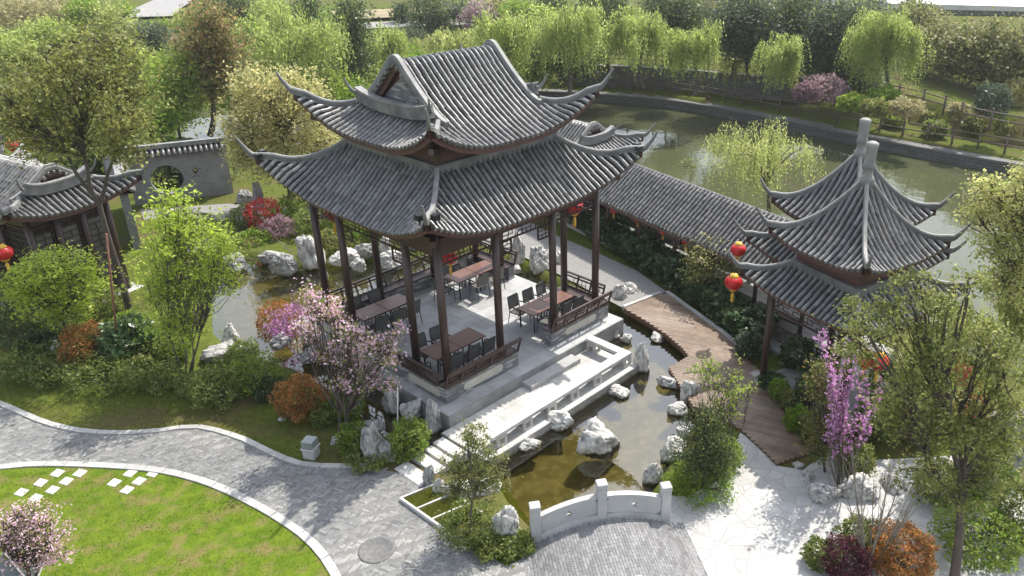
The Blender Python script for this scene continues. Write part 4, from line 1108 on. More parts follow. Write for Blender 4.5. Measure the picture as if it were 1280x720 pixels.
def fence(name, label, pts, zf_, gap, h=1.05):
    P = [Vector((p[0], p[1], 0)) for p in pts]; acc = [0]
    for a, b in zip(P, P[1:]): acc.append(acc[-1]+(b-a).length)
    def at(s_):
        for i in range(len(P)-1):
            if s_ <= acc[i+1]: return P[i].lerp(P[i+1], (s_-acc[i])/max(1e-6, acc[i+1]-acc[i]))
        return P[-1].copy()
    o = thing(name, label, 'fence', (P[0].x, P[0].y, 0)); org = P[0]; n = int(acc[-1]/gap); posts = []
    for i in range(n+1):
        q = at(i*gap); q.z = zf_(q.x, q.y); posts.append(q)
    pm = MB(); pm.tube([(0, 0, -.2), (0, 0, h)], [.075, .07], 7); pm.lathe([(.085, h-.05), (.085, h+.05), (.0, h+.08)], n=7)
    me = None
    for q in posts[:100]:
        if me is None: p = pm.build('post', M_FENCE, o, recalc=False); me = p.data
        else: p = link(bpy.data.objects.new('post', me), o)
        p.location = q-org
    for hh in (.48, .88):
        r_ = MB()
        r_.tube([q-org+Vector((0, 0, hh)) for q in posts], .045, 6); r_.build('rail', M_FENCE, o, recalc=False)
    return o
inner = []
for (x, y), nx_ in zip(bank, range(len(bank))): inner.append((x+.75, y+.35))
fence('lakeside_fence', 'brown post and rail fence along the top of the lake wall', inner, lambda x, y: -.36, 1.55)
fence('upper_fence', 'brown rail fence on top of the retaining wall under the willows', [(p[0]+.7, p[1]+.5) for p in ret], lambda x, y: 1.28, 2.2)
fence('slope_fence', 'brown rail fence on the grassy slope at the upper right', [tuple(G(u, v, 1.3)[:2]) for u, v in ((1090,118),(1130,126),(1170,136),(1205,152),(1290,168))], lambda x, y: 1.28, 2.0)
# ------------------------------------------------------------ tables and chairs
def make_table():
    t = thing('dining_table', 'table', 'table')
    for s in (-1, 1):
        m_ = MB(); m_.box(min(s*.008, s*1.0), max(s*.008, s*1.0), -.41, .41, .705, .75); m_.build('tabletop', M_TABLE, t, bevel=.006)
        m_ = MB(); m_.box(min(s*.06, s*.94), max(s*.06, s*.94), -.35, .35, .66, .703); m_.build('apron', M_BLACK, t)
        for y in (-1, 1):
            for x in (.10, .90):
                m_ = MB(); m_.tube([(s*x, y*.33, .69), (s*x, y*.33, .006)], .024, 8); m_.build('leg', M_BLACK, t, recalc=False)
    return t
def make_chair():
    c = thing('armchair', 'chair', 'chair')           # faces +y
    m_ = MB()
    vs = [(x, y, .45+.012*math.cos(x*6)-.02*(1-abs(y)/.24)) for y in np.linspace(-.23, .24, 5) for x in (-.24, -.1, .1, .24)]
    fs = [(j*4+i, j*4+i+1, j*4+5+i, j*4+4+i) for j in range(4) for i in range(3)]
    m_.add(vs, fs, True); m_.add([(x, y, z-.02) for x, y, z in vs], [tuple(reversed(f)) for f in fs], True); m_.build('seat', M_MESH, c, recalc=False)
    def by(z): return -.22-.17*(z-.45)
    m_ = MB(); vs = [(x, by(z)-.025*math.cos(x*5), z) for z in np.linspace(.50, .94, 5) for x in (-.235, -.1, .1, .235)]
    m_.add(vs, fs, True); m_.add([(x, y-.012, z) for x, y, z in vs], [tuple(reversed(f)) for f in fs], True); m_.build('backrest', M_MESH, c, recalc=False)
    m_ = MB(); m_.tube([(-.25, by(.44), .44), (-.25, by(.92), .92), (-.225, by(.96)-.01, .96), (.225, by(.96)-.01, .96), (.25, by(.92), .92), (.25, by(.44), .44)], .016, 6)
    m_.tube([(-.25, -.22, .43), (-.25, .25, .44), (.25, .25, .44), (.25, -.22, .43)], .016, 6); m_.build('frame', M_BLACK, c, recalc=False)
    for s in (-1, 1):
        m_ = MB(); m_.tube([(s*.25, by(.66), .66), (s*.275, -.05, .675), (s*.275, .16, .665), (s*.265, .225, .62)], [.017, .024, .024, .016], 6); m_.build('armrest', M_BLACK, c, recalc=False)
        m_ = MB(); m_.tube([(s*.265, .225, .62), (s*.255, .25, .44), (s*.25, .27, .005)], .016, 6); m_.build('leg', M_BLACK, c, recalc=False)
        m_ = MB(); m_.tube([(s*.25, by(.45), .45), (s*.25, -.30, .005)], .016, 6); m_.build('leg', M_BLACK, c, recalc=False)
    return c
tab0 = make_table(); ch0 = make_chair(); first = [True, True]
def quadc(px, z=.75): return np.mean([G(u, v, z) for u, v in px], 0)
TABS = [((-2.02, -1.86), 'dark wood table nearest the front corner of the pavilion, behind the railing'),
        ((1.93, -2.06), 'dark wood table on the sunlit right side of the pavilion, by the right railing'),
        (tuple(quadc(((563,346),(576,353),(617,334),(602,323)))[:2]), 'dark wood table at the back of the pavilion, half in sunlight'),
        (tuple(quadc(((443,391),(458,398),(508,378),(498,367)))[:2]), 'dark wood table on the shaded left side, behind the pink blossom')]
CH = [[(-.62, 1), (.05, 1), (-.55, -1), (.08, -1), (.68, -1), (0, 'L')], [(-.68, 1), (-.02, 1), (.66, 1), (-.5, -1), (.15, -1), (.72, -1)],
      [(-.45, 1), (.35, 1), (-.2, -1), (.5, -1), (0, 'L')], [(-.5, 1), (.3, 1), (-.6, -1), (.1, -1), (.7, -1)]]
tn = ['the front corner table', 'the sunlit right table', 'the back table', 'the shaded left table']
on = ['first', 'second', 'third']
random.seed(12)
for (xy, lab), cs, nm in zip(TABS, CH, tn):
    loc = (xy[0], xy[1], .006)
    if first[0]: tab0.location = loc; tab0['label'] = lab; first[0] = False; t = tab0
    else: t = dup(tab0, loc, None, lab)
    t['group'] = 'dining tables in the pavilion'
    cnt = {1: 0, -1: 0}
    for dx, sd_ in cs:
        if sd_ == 'L': p = (xy[0]-1.32, xy[1]+.05, .006); rz = R(-90); lb_ = 'black mesh armchair at the left end of '+nm
        else:
            p = (xy[0]+dx, xy[1]+sd_*random.uniform(.56, .66), .006); rz = R(180 if sd_ > 0 else 0)+random.uniform(-.15, .15)
            lb_ = on[cnt[sd_]]+' black mesh armchair from the left on the '+('far' if sd_ > 0 else 'near')+' side of '+nm; cnt[sd_] += 1
        if first[1]: ch0.location = p; ch0.rotation_euler = (0, 0, rz); ch0['label'] = lb_; first[1] = False; c = ch0
        else: c = dup(ch0, p, rz, lb_)
        c['group'] = 'armchairs around the pavilion tables'

# ------------------------------------------------------------ lanterns
def make_lantern():
    l = thing('red_lantern', 'lantern', 'lantern')     # origin at the middle, radius 1/3 m
    m_ = MB(); n = 24; vs = []; fs = []; K = 10
    for k in range(K+1):
        th = R(22)+(math.pi-2*R(22))*k/K
        for j in range(n): r_ = .34*math.sin(th)*(1-.035*(j % 2)); vs.append((r_*math.cos(2*math.pi*j/n), r_*math.sin(2*math.pi*j/n), .28*math.cos(th)))
    for k in range(K):
        for j in range(n): fs.append((k*n+j, k*n+(j+1) % n, (k+1)*n+(j+1) % n, (k+1)*n+j))
    m_.add(vs, fs, True); m_.build('shade', M_RED, l)
    for s, nm in ((1, 'top_cap'), (-1, 'bottom_cap')):
        m_ = MB(); m_.lathe([(.19, s*.235), (.15, s*.27), (.13, s*.33), (.0, s*.335)], n=16); m_.build(nm, M_GOLD, l)
    m_ = MB(); m_.tube([(0, 0, -.33), (0, 0, -.42)], .02, 6); m_.lathe([(.03, -.42), (.055, -.47), (.06, -.75), (.045, -.80), (0, -.80)], n=10); m_.build('tassel', M_GOLD, l, recalc=False)
    m_ = MB(); m_.tube([(0, 0, .33), (0, 0, .62)], .012, 6); m_.build('cord', M_BLACK, l, recalc=False)
    return l
lan0 = make_lantern(); lf = True
LAN = [(917,353,2.55,.85,'red lantern with gold tassel, lower of two at the twin pavilion'),(923,312,2.75,.78,'red lantern above and behind the large tasselled one at the twin pavilion'),
       (1082,449,2.35,.8,'red lantern left of the pair beside the purple blossom'),(1099,452,2.35,.8,'red lantern right of the pair beside the purple blossom'),
       (767,263,1.42,.46,'red lantern under the corridor eave, farthest from the twin pavilion'),(797,274,1.42,.46,'second red lantern along the corridor eave from its far end'),
       (829,289,1.42,.46,'third red lantern along the corridor eave from its far end'),(857,302,1.42,.46,'red lantern under the corridor eave, nearest the bushes'),
       (718,258,3.75,.95,'red lantern under the right eave of the large pavilion'),(416,267,3.9,.85,'dark red lantern between the left posts of the large pavilion'),
       (562,322,2.6,.8,'red lantern at the back of the large pavilion over the back table'),(4,316,2.9,.85,'red lantern under the eave of the left hall'),(17,182,3.4,.9,'dark red lantern beyond the left hall roof')]
for u, v, z, k, lab in LAN:
    p = G(u, v, z)
    if lf: o = lan0; o.location = p; o.scale = (k, k, k); o['label'] = lab; lf = False
    else: o = dup(lan0, p, 0, lab, k)
    o['group'] = 'red lanterns'

# ------------------------------------------------------------ rocks
def rock_mesh(seed, sharp=.5, flat=1.0):
    rnd = random.Random(seed); bm = bmesh.new(); bmesh.ops.create_icosphere(bm, subdivisions=5, radius=1)
    planes = []
    for _ in range(rnd.randint(11, 17)):
        n = Vector((rnd.gauss(0, 1), rnd.gauss(0, 1), rnd.gauss(0, 1))).normalized(); planes.append((n, rnd.uniform(.62, 1.0)))
    sc_ = Vector((seed*3.1, seed*1.7, seed*.9))
    for v in bm.verts:
        d = v.co.normalized(); r_ = 1.25
        for n, h in planes:
            k = d.dot(n)
            if k > 1e-3: r_ = min(r_, h/k)
        r_ *= 1+.16*mnoise.noise(d*1.6+sc_)+.10*mnoise.noise(d*3.6+sc_)+.055*mnoise.noise(d*8+sc_)+.03*mnoise.noise(d*17+sc_)
        cv = mnoise.noise(d*2.3+sc_*2); r_ *= 1-.28*max(0, .12-abs(cv))/.12*sharp
        v.co = d*r_
    me = bpy.data.meshes.new('rock'); bm.to_mesh(me); bm.free()
    me.polygons.foreach_set('use_smooth', [True]*len(me.polygons))
    return me
ROCKS = [ # u, v of the foot, width px, height px, level, tone, label
 (748,577,56,54,WLZ,0,'large white ragged rock standing in the pond before the bridge'),(699,545,42,32,WLZ,0,'white boulder in the pond against the terrace edge'),
 (771,502,30,18,WLZ,0,'small flat white rock in the pond near the bench corner'),(764,428,29,30,WLZ,0,'rounded pale boulder touching the short arm of the bench'),
 (783,433,16,15,WLZ,0,'small pale rock beside the bench arm boulder'),(803,470,21,40,WLZ,0,'upright pillar like rock in the water at the bench corner'),
 (822,432,20,16,WLZ,0,'grey rock in the water under the deck edge'),(838,491,30,22,WLZ,0,'white rock at the deck notch, left one'),
 (863,510,26,34,WLZ,0,'tall white rock at the deck notch, right one'),(848,523,24,20,WLZ,0,'small white rock in the water below the deck notch'),
 (818,613,26,34,WLZ,0,'white pitted rock on the bank by the right bridge post'),(842,585,30,36,WLZ,0,'white rock half under the dark pine bush by the pond'),(855,556,22,24,WLZ,0,'pale rock between pine bush and pond'),
 (634,687,38,58,GZ,0,'big white rock beside the left bridge post'),(535,613,18,32,GZ,1,'grey upright rock at the end of the slab crossing'),(549,624,16,26,GZ,0,'white rock squeezed behind the grey upright one'),
 (573,630,36,34,GZ,0,'pale blocky rock left of the young pine'),(608,622,34,28,GZ,0,'pale rock behind the young pine trunk'),(655,570,40,22,WLZ,0,'low brownish rock in the water below the terrace'),
 (541,548,30,50,WLZ,0,'pointed grey rock with rusty side at the pavilion corner'),(513,534,34,36,WLZ,0,'round dark grey rock below the left platform'),(488,522,28,40,WLZ,0,'tall grey rock under the left platform, behind a thin stick'),
 (466,582,34,58,GZ,1,'tall layered scholar rock by the brick path'),(482,583,22,30,GZ,1,'smaller block leaning on the scholar rock'),(455,548,40,22,GZ,1,'flat grey slab rock behind the scholar rock'),
 (1037,637,40,34,GZ,0,'white rock at the edge of the plaza below the purple blossom'),(1012,606,24,20,GZ,0,'white rounded rock at the end of the deck'),(1000,590,16,12,GZ,0,'small pale rock at the deck corner'),
 (1083,637,52,44,GZ,0,'broad white rock right of the purple blossom'),(1120,620,36,30,GZ,0,'pale rock behind the bare shrub'),
 (773,388,28,32,WLZ,0,'pale boulder where the deck meets the gravel path'),(789,372,24,20,GZ,0,'smaller pale rock behind the deck corner boulder'),
 (647,332,18,40,GZ,0,'tall thin rock behind the pavilion, left of three'),(673,342,36,36,GZ,0,'white cloud shaped rock behind the pavilion, middle of three'),(700,335,24,22,GZ,0,'low white rock behind the right posts'),(642,348,20,16,WLZ,0,'pale low rock at the back step of the pavilion'),
 (384,337,32,42,GZ,0,'tall pale rock seen left of the left posts'),(354,347,38,32,GZ,1,'grey broad rock on the far shore of the left pond'),(335,330,30,20,GZ,1,'grey low rock at the far left of the rock group'),
 (425,336,36,26,GZ,0,'white rock seen between the left posts'),(447,341,18,18,GZ,0,'small pale rock beside the white one between the posts'),(480,321,16,24,GZ,0,'upright pale rock on top of the ledge beyond the back railing'),
 (487,337,44,22,GZ,0,'pale ledge rock beyond the back railing'),(455,326,30,24,GZ,1,'grey rock left of the ledge rock'),(515,318,26,22,GZ,1,'dark grey rock seen past the front left posts'),
 (273,461,50,30,GZ,1,'grey rock on the near bank of the left pond'),(285,437,26,32,GZ,0,'white topped rock at the left pond under the green tree'),(72,463,18,34,GZ,0,'white rock leaning behind the red round shrub'),
 (322,266,16,34,GZ,1,'thin standing stone by the garden path'),(306,258,22,20,GZ,1,'low grey rock beside the standing stone'),
 (287,340,34,26,GZ,1,'grey rock on the left pond far bank near the bare branches'),(205,275,24,16,GZ,0,'pale flat rock below the garden wall'),
 (1262,600,60,90,GZ,1,'big grey rockery block behind the right tree'),(1245,560,40,50,GZ,1,'grey rockery stone farther behind the right tree'),(1278,560,40,44,GZ,1,'grey rock at the right edge of the picture'),
 (345,437,30,16,GZ,1,'grey flat rock below the red and pink bush'),(385,455,34,22,GZ,1,'grey rock under the pink blossom tree'),(352,530,12,10,GZ,0,'small white rock at the foot of the orange round shrub'),(420,560,22,10,GZ,1,'low grey rock by the pink tree trunk')]
rmesh = {}
for i, (u, v, w, h, z, tone, lab) in enumerate(ROCKS):
    P = G(u, v-3, z); s = mpp(P)*1.16; W_, H_ = w*s, h*s
    # the foot seen from above: width across, height up, and some depth
    me = rock_mesh(100+i, 1.0 if i % 3 else .5); me.materials.append(M_ROCKD if tone else M_ROCK)
    o = link(bpy.data.objects.new('rock', me)); tag(o, lab, 'rock', 'garden rocks')
    zs = [v_.co.z for v_ in me.vertices]; rd = max(abs(c) for v_ in me.vertices for c in v_.co[:2])
    hz_ = max(.1, (H_-.42*W_*.75)/.9); hz_ = max(hz_, .35*W_)
    o.scale = (W_/2/rd*1.0, W_/2/rd*random.uniform(.75, .95), hz_/(max(zs)+.45)); o.rotation_euler = (0, 0, YAW-math.pi/2+random.uniform(-.5, .5))
    dv = np.array([math.cos(YAW), math.sin(YAW)])*W_*.36
    o.location = (P[0]+dv[0], P[1]+dv[1], z+.45*o.scale[2]-.06)

# ------------------------------------------------------------ small garden things
q = G(390, 570); gl = thing('garden_lamp', 'glass topped stone garden lamp on the grass by the path kerb', 'lamp', q)
m_ = MB(); m_.box(-.17, .17, -.17, .17, -.1, .28); m_.box(-.20, .20, -.20, .20, .281, .34); m_.build('stone_foot', M_STONE, gl, bevel=.02)
M_GLASS = mat('frosted_glass', (.24,.27,.25), (.18,.21,.19), 4, .12, spec=.8)
m_ = MB(); m_.box(-.17, .17, -.17, .17, .341, .56); m_.build('glass_block', M_GLASS, gl, bevel=.02); gl.rotation_euler = (0, 0, .5)
q = G(18, 722); gc = thing('glass_cover', 'low pointed glass cover in the bottom left corner under pink blossom', 'skylight', q, R(60))
m_ = MB(); m_.add([(-.5,-.5,0),(.5,-.5,0),(.5,.5,0),(-.5,.5,0),(0,0,.75)], [(0,1,4),(1,2,4),(2,3,4),(3,0,4)]); m_.build('glass_panes', mat('dark_glass', (.05,.065,.07), (.07,.085,.09), 2, .05, spec=.9), gc)
m_ = MB()
for a, b in ((-.5,-.5),(.5,-.5),(.5,.5),(-.5,.5)): m_.bar((a,b,0),(0,0,.76),.03,.03)
for a, b in (((-.5,-.5,0),(.5,-.5,0)),((.5,-.5,0),(.5,.5,0)),((.5,.5,0),(-.5,.5,0)),((-.5,.5,0),(-.5,-.5,0))): m_.bar(a, b, .04, .04)
m_.build('frame', M_STONE, gc)
a = G(497, 562); b = on_plane(497, 484, a); m_ = MB(); m_.tube([a, b], .018, 7); tag(m_.build('garden_stake', M_WHITE, recalc=False), 'thin pale upright stick in front of the platform rocks', 'stake')
# path to the moon gate
GP = [tuple(G(u, v)[:2]) for u, v in ((175,262),(285,255),(335,258),(420,262),(420,275),(330,276),(300,300),(240,318),(215,300),(250,272),(180,275))]
mb = MB(); mb.sheet(GP, GZ+.02); tag(mb.build('garden_path', M_GRAVEL, recalc=False), kind='structure')
# ------------------------------------------------------------ vegetation
VR = np.random.RandomState(77)
HD = np.array([math.cos(YAW), math.sin(YAW), 0.0])
def leaf_quads(P, size, elong=1.8, up=.5, r=VR, down=False):
    n = len(P); s = size*r.choice([.55, .75, .95, 1.2, 1.5], n, p=[.2, .25, .25, .2, .1])[:, None]*r.uniform(.85, 1.15, n)[:, None]
    nrm = r.normal(0, 1, (n, 3)); nrm[:, 2] += up*2; nrm /= np.linalg.norm(nrm, axis=1)[:, None]
    t = r.normal(0, 1, (n, 3))
    if down: t = np.stack([r.normal(0, .28, n), r.normal(0, .28, n), -np.ones(n)], -1)
    t -= nrm*np.sum(t*nrm, 1)[:, None]; t /= np.linalg.norm(t, axis=1)[:, None]+1e-9
    b = np.cross(nrm, t)
    V = np.empty((n, 4, 3)); V[:, 0] = P-t*s*.5; V[:, 2] = P+t*s*.5-nrm*s*.08
    V[:, 1] = P+b*s*.5/elong+t*s*.05+nrm*s*.05; V[:, 3] = P-b*s*.5/elong+t*s*.05+nrm*s*.05
    return V.reshape(-1, 3)
def quads(V): return np.arange(len(V)).reshape(-1, 4)
def clump_points(c, rad, n, per, crad, r=VR, shell=.45, flat=.6, bottom=-1.0):
    """leaf positions gathered in clumps through an ellipsoid"""
    d = r.normal(0, 1, (n, 3)); d /= np.linalg.norm(d, axis=1)[:, None]; rr = shell+(1-shell)*r.uniform(0, 1, n)**.6
    rr *= r.uniform(.78, 1.2, n)
    C = d*rr[:, None]; C[:, 2] = np.maximum(C[:, 2], bottom)
    C = np.array(c)+C*np.array(rad)
    k = r.randint(max(1, int(per*.5)), int(per*1.5)+1, n); idx = np.repeat(np.arange(n), k)
    P = C[idx]+r.normal(0, 1, (len(idx), 3))*np.array([crad, crad, crad*flat])*r.uniform(.5, 1.1, n)[idx][:, None]
    return C, P
def limb(mb, a, b, r0, r1, bend=.12, n=6, seg=5, r=VR):
    a, b = np.array(a), np.array(b); L_ = np.linalg.norm(b-a); off = r.normal(0, bend*L_, 3); off2 = r.normal(0, bend*L_*.35, 3)
    pts = []
    for k in range(seg+1):
        t = k/seg; pts.append(a+(b-a)*t+off*math.sin(math.pi*t)*.5+off2*math.sin(2*math.pi*t)*.5)
    mb.tube(pts, [r0+(r1-r0)*k/seg for k in range(seg+1)], n, cap=False); return pts
def lobes_world(base, lobes):
    out = []
    for l in lobes:
        u, v, ru, rv = l[:4]; dep = l[4] if len(l) > 4 else 0
        P = on_plane(u, v, base)+HD*dep; s = mpp(P); out.append((P, (ru*s, ru*s, rv*s)))
    return out
def plant(name, label, cat, basepx, lobes, mats, n, leaf, z=None, trunk=.12, bark=None, fork=.45, twigs=.35, stems=1, per=14, crad=None, shell=.35, up=.4, elong=1.8, group=None, lean=None, spread=.15, bend=.10, bottom=-1.0, splits=None, crown='crown'):
    """mats: list of (part name, material, share, leaf size factor)"""
    if z is None:
        q = G(*basepx, GZ); z = hz(q[0], q[1])
    B = G(*basepx, z); t = thing(name, label, cat, B, 0, group); lw = lobes_world(B, lobes)
    area = sum(r_[0]*r_[2] for _, r_ in lw); tm = MB(); allC = []; allP = []
    cr = crad if crad else leaf*2.6
    for c, rad in lw:
        nn = max(12, int(n*rad[0]*rad[2]/area/per)); C, P = clump_points(c-B, rad, nn, per, cr, shell=shell, bottom=bottom)
        allC.append((c-B, rad, C)); allP.append(P)
    # wood
    if trunk > 0:
        bk = bark or M_BARK; mean = np.mean([c for c, _, _ in allC], 0); low = min(c[2]-rad[2] for c, rad, _ in allC); topz = max(c[2]+rad[2] for c, rad, _ in allC)
        fz = max(.15, fork*mean[2]) if fork else .1
        for s_ in range(stems):
            fp = np.array([mean[0]*fork, mean[1]*fork, fz]) if lean is None else np.array(on_plane(lean[0], lean[1], B)-B)
            if stems > 1: an = 6.28*s_/stems; fp = fp+np.array([math.cos(an), math.sin(an), 0])*spread*fz
            st0 = np.array([0, 0, -.1]) if stems == 1 else np.array([.08*math.cos(6.28*s_/stems), .08*math.sin(6.28*s_/stems), -.1])
            limb(tm, st0, fp, trunk, trunk*.62, bend*.6, 8)
            grp = {}
            if stems == 1 and len(allC) > 4:                   # a few main limbs first, each shared by neighbouring lobes
                od = sorted(range(len(allC)), key=lambda i: float((allC[i][0]-fp)@RT)/max(.3, allC[i][0][2]-fp[2]))
                for part in np.array_split(od, 3):
                    mc = np.mean([allC[i][0] for i in part], 0); mid = fp+(mc-fp)*.48+VR.normal(0, .12, 3); limb(tm, fp, mid, trunk*.55, trunk*.38, bend, 7)
                    for i in part: grp[int(i)] = mid
            for li, (c, rad, C) in enumerate(allC):
                if stems > 1 and VR.rand() > .7 and len(allC) > 2: continue
                e = c+np.array([0, 0, rad[2]*.1])
                if stems > 1: an = 6.28*s_/stems+.3; e = e+np.array([math.cos(an), math.sin(an), 0])*rad[0]*.45
                lp = limb(tm, grp.get(li, fp), e, trunk*(.36 if grp else .55), trunk*.16, bend)
                k = VR.choice(len(C), max(3, int(len(C)*twigs/stems)), replace=True)
                for j in k:
                    s0 = lp[VR.randint(1, len(lp))]; limb(tm, s0, C[j], trunk*.16+.004, .006, .10, 4, 3)
        tm.build('trunk', bk, t, recalc=False)
    P = np.concatenate(allP); VR.shuffle(P); i0 = 0; tot = sum(m[2] for m in mats)
    for nm, mt, share, sf in mats:
        k = int(len(P)*share/tot); Q = P[i0:i0+k]; i0 += k
        if len(Q) == 0: continue
        V = leaf_quads(Q, leaf*sf, elong, up)
        npmesh(nm, V, quads(V), mt, t)
    return t
def willow(name, label, basepx, cx, topv, ru, lowv, m, tress=95, leaf=.2, z=-.4, trunk=.16, group=None):
    """arching limbs from a short trunk, tresses of thin hanging shoots at uneven lengths"""
    B = G(*basepx, z); t = thing(name, label, 'willow', B, 0, group); r = VR; T = on_plane(cx, topv, B)-B; H = T[2]; Rr = ru*mpp(B); low = max(.1, on_plane(cx, lowv, B)[2]-B[2])
    C0 = np.array([T[0], T[1], 0]); tm = MB(); fk = C0*.5+np.array([0, 0, H*.36]); limb(tm, (0, 0, -.1), fk, trunk, trunk*.7, .06, 8); P = []
    nl = 11; ph = r.uniform(0, 6.28)
    for i in range(nl):
        an = ph+6.28*i/nl+r.normal(0, .25); rc = Rr*r.uniform(.25, 1.0)**.8; hh = H*(1-.30*(rc/Rr)**2)*r.uniform(.80, 1.02)
        e = C0+np.array([rc*math.cos(an), rc*math.sin(an), hh]); L_ = [fk+(e-fk)*k/6+np.array([0, 0, .14*H*math.sin(math.pi*k/6)*(rc/Rr)]) for k in range(7)]
        tm.tube(L_, [trunk*.45*(1-k/7.5) for k in range(7)], 5, cap=False)
        for _ in range(int(tress*1.3/nl)):
            f = r.uniform(.45, 1)*6; k = min(5, int(f)); a0 = L_[k]*(1-(f-k))+L_[k+1]*(f-k)+r.normal(0, 1, 3)*np.array([.13, .13, .07])*Rr
            Lm = (a0[2]-low)*r.uniform(.12, .95)**1.25
            if Lm < .3: continue
            ou = (a0-C0)[:2]/(Rr+1e-6); sw0 = r.normal(0, .05, 2)
            for _ in range(r.randint(3, 8)):
                q = a0+r.normal(0, 1, 3)*np.array([.05, .05, .03])*Rr; l2 = Lm*r.uniform(.5, 1.1); mm = max(4, int(l2/(leaf*.85))); tt = np.linspace(0, 1, mm); sw = (sw0+r.normal(0, .03, 2))*l2
                P.append(np.stack([q[0]+ou[0]*.22*l2*np.sin(tt*1.5)+sw[0]*tt**2+r.normal(0, leaf*.22, mm), q[1]+ou[1]*.22*l2*np.sin(tt*1.5)+sw[1]*tt**2+r.normal(0, leaf*.22, mm), q[2]+.12*l2*np.sin(tt*2.6)-l2*tt+r.normal(0, leaf*.3, mm)], -1))
    tm.build('trunk', M_BARK, t, recalc=False); P = np.concatenate(P); P = P[P[:, 2] > .1]
    V = leaf_quads(P, leaf, 2.7, .3, down=True); npmesh('crown', V, quads(V), m, t); return t
def wands(name, label, cat, basepx, tips, m, n, leaf, start=.4, rad=.014, bark=None, jit=.05, leafpart='blossom', side=3, group=None):
    """upright stems from one root, flowers or leaves strung along them"""
    q = G(*basepx, GZ); B = G(*basepx, hz(q[0], q[1])); t = thing(name, label, cat, B, 0, group); tm = MB(); P = []
    for k, (u, v) in enumerate(tips):
        e = on_plane(u, v, B)+HD*VR.normal(0, .25)-B; e0 = np.array([VR.normal(0, .06), VR.normal(0, .06), -.05]); pts = limb(tm, e0, e, rad*VR.uniform(.8, 1.3), rad*.35, .05, 5, 7)
        lines = [([np.array(p) for p in pts], start)]
        for _ in range(side):
            i = VR.randint(2, 6); a = np.array(pts[i]); d = (e-e0)*VR.uniform(.18, .4)+VR.normal(0, .16, 3); pp = limb(tm, a, a+d, rad*.45, rad*.2, .06, 4, 4); lines.append(([np.array(p) for p in pp], .1))
        for L_, s0 in lines:
            L_ = np.array(L_); ln = np.linalg.norm(np.diff(L_, axis=0), axis=1).sum(); kk = int(n*ln)
            if kk < 1: continue
            tt = VR.uniform(s0, 1, kk)*(len(L_)-1); tt = np.round(tt*2.2+VR.normal(0, .16, kk))/2.2 if leafpart == 'blossom' else tt
            tt = np.clip(tt+VR.normal(0, .07, kk), 0, len(L_)-1.001); ii = tt.astype(int); f = (tt-ii)[:, None]
            P.append(L_[ii]*(1-f)+L_[ii+1]*f+VR.normal(0, jit, (kk, 3)))
    tm.build('stems', bark or M_BARKG, t, recalc=False)
    if n > 0:
        P = np.concatenate(P); V = leaf_quads(P, leaf, 1.4, .2); npmesh(leafpart, V, quads(V), m, t)
    return t
def ball(name, label, basepx, ru, rv, m, n, leaf, group=None, z=None, vpx=None, m2=None, cat='shrub', up=.3, inner=None, elong=1.8, rough=.18):
    """dense clipped or mounded shrub: leaves in a thick skin over a core of twigs; ru, rv radii in px"""
    if z is None:
        q = G(*basepx, GZ); z = hz(q[0], q[1])
    B = G(*basepx, z); s = mpp(B); a, h = ru*s, rv*s*1.08; t = thing(name, label, cat, B+HD*a*.75, 0, group); B2 = B+HD*a*.75
    r = VR; d = r.normal(0, 1, (n, 3)); d /= np.linalg.norm(d, axis=1)[:, None]
    ph = r.uniform(0, 6, 6)
    wob = 1+rough*(np.sin(d[:, 0]*5+ph[0])*np.sin(d[:, 1]*5+ph[1])+.7*np.sin(d[:, 2]*7+ph[2])*np.sin(d[:, 0]*9+ph[3]))
    rr = (1-.28*r.uniform(0, 1, n)**1.6)*wob
    P = d*rr[:, None]*np.array([a, a, h]); P[:, 2] += h*.92; P = P[P[:, 2] > .02]
    k = int(len(P)*.5) if m2 is not None else len(P)
    V = leaf_quads(P[:k], leaf, elong, up); npmesh('foliage', V, quads(V), m, t)
    if m2 is not None: V = leaf_quads(P[k:], leaf, elong, up); npmesh('young_foliage', V, quads(V), m2, t)
    tw = MB()
    for _ in range(16):
        q = r.normal(0, 1, 3); q /= np.linalg.norm(q); q[2] = abs(q[2]); limb(tw, (0, 0, -.05), q*np.array([a, a, h*1.5])*.8, .02, .006, .1, 5, 3)
    tw.build('stems', M_BARK, t, recalc=False)
    return t
L_OLIVEB = leafmat('leaf_olive_brown', (.085,.10,.02), (.15,.155,.035), (.25,.23,.07), .42)
L_RUST = leafmat('leaf_rust_tip', (.16,.12,.045), (.27,.18,.075), (.36,.23,.11), .4)
L_LIME = leafmat('leaf_lime', (.27,.37,.04), (.37,.46,.06), (.46,.52,.12), .5)
M_TWIG = mat('pale_twig', (.25,.22,.18), (.16,.14,.115), 8, .85)
L_OLIVE = leafmat('leaf_olive', (.12,.145,.035), (.20,.215,.06), (.31,.31,.12), .45)
L_OLIVED = leafmat('leaf_dark_olive', (0.081,0.106,0.027), (0.150,0.175,0.044), (0.250,0.256,0.094), .4)
L_SPRING = leafmat('leaf_spring', (.185,.265,.035), (.27,.35,.055), (.37,.42,.10), .5)
L_GREEN = leafmat('leaf_green', (0.106,0.188,0.020), (0.175,0.275,0.031), (0.275,0.362,0.050), .45)
L_WILLOW = leafmat('leaf_willow', (.22,.26,.065), (.31,.345,.11), (.42,.44,.18), .5)
L_WILLOWG = leafmat('leaf_willow_green', (.20,.26,.06), (.29,.345,.09), (.40,.44,.16), .5)
L_YELLOW = leafmat('leaf_yellow', (.33,.31,.12), (.43,.40,.17), (.54,.50,.27), .45)
L_DARK = leafmat('leaf_dark', (0.035,0.057,0.022), (0.062,0.094,0.035), (0.106,0.144,0.056), .3, .45)
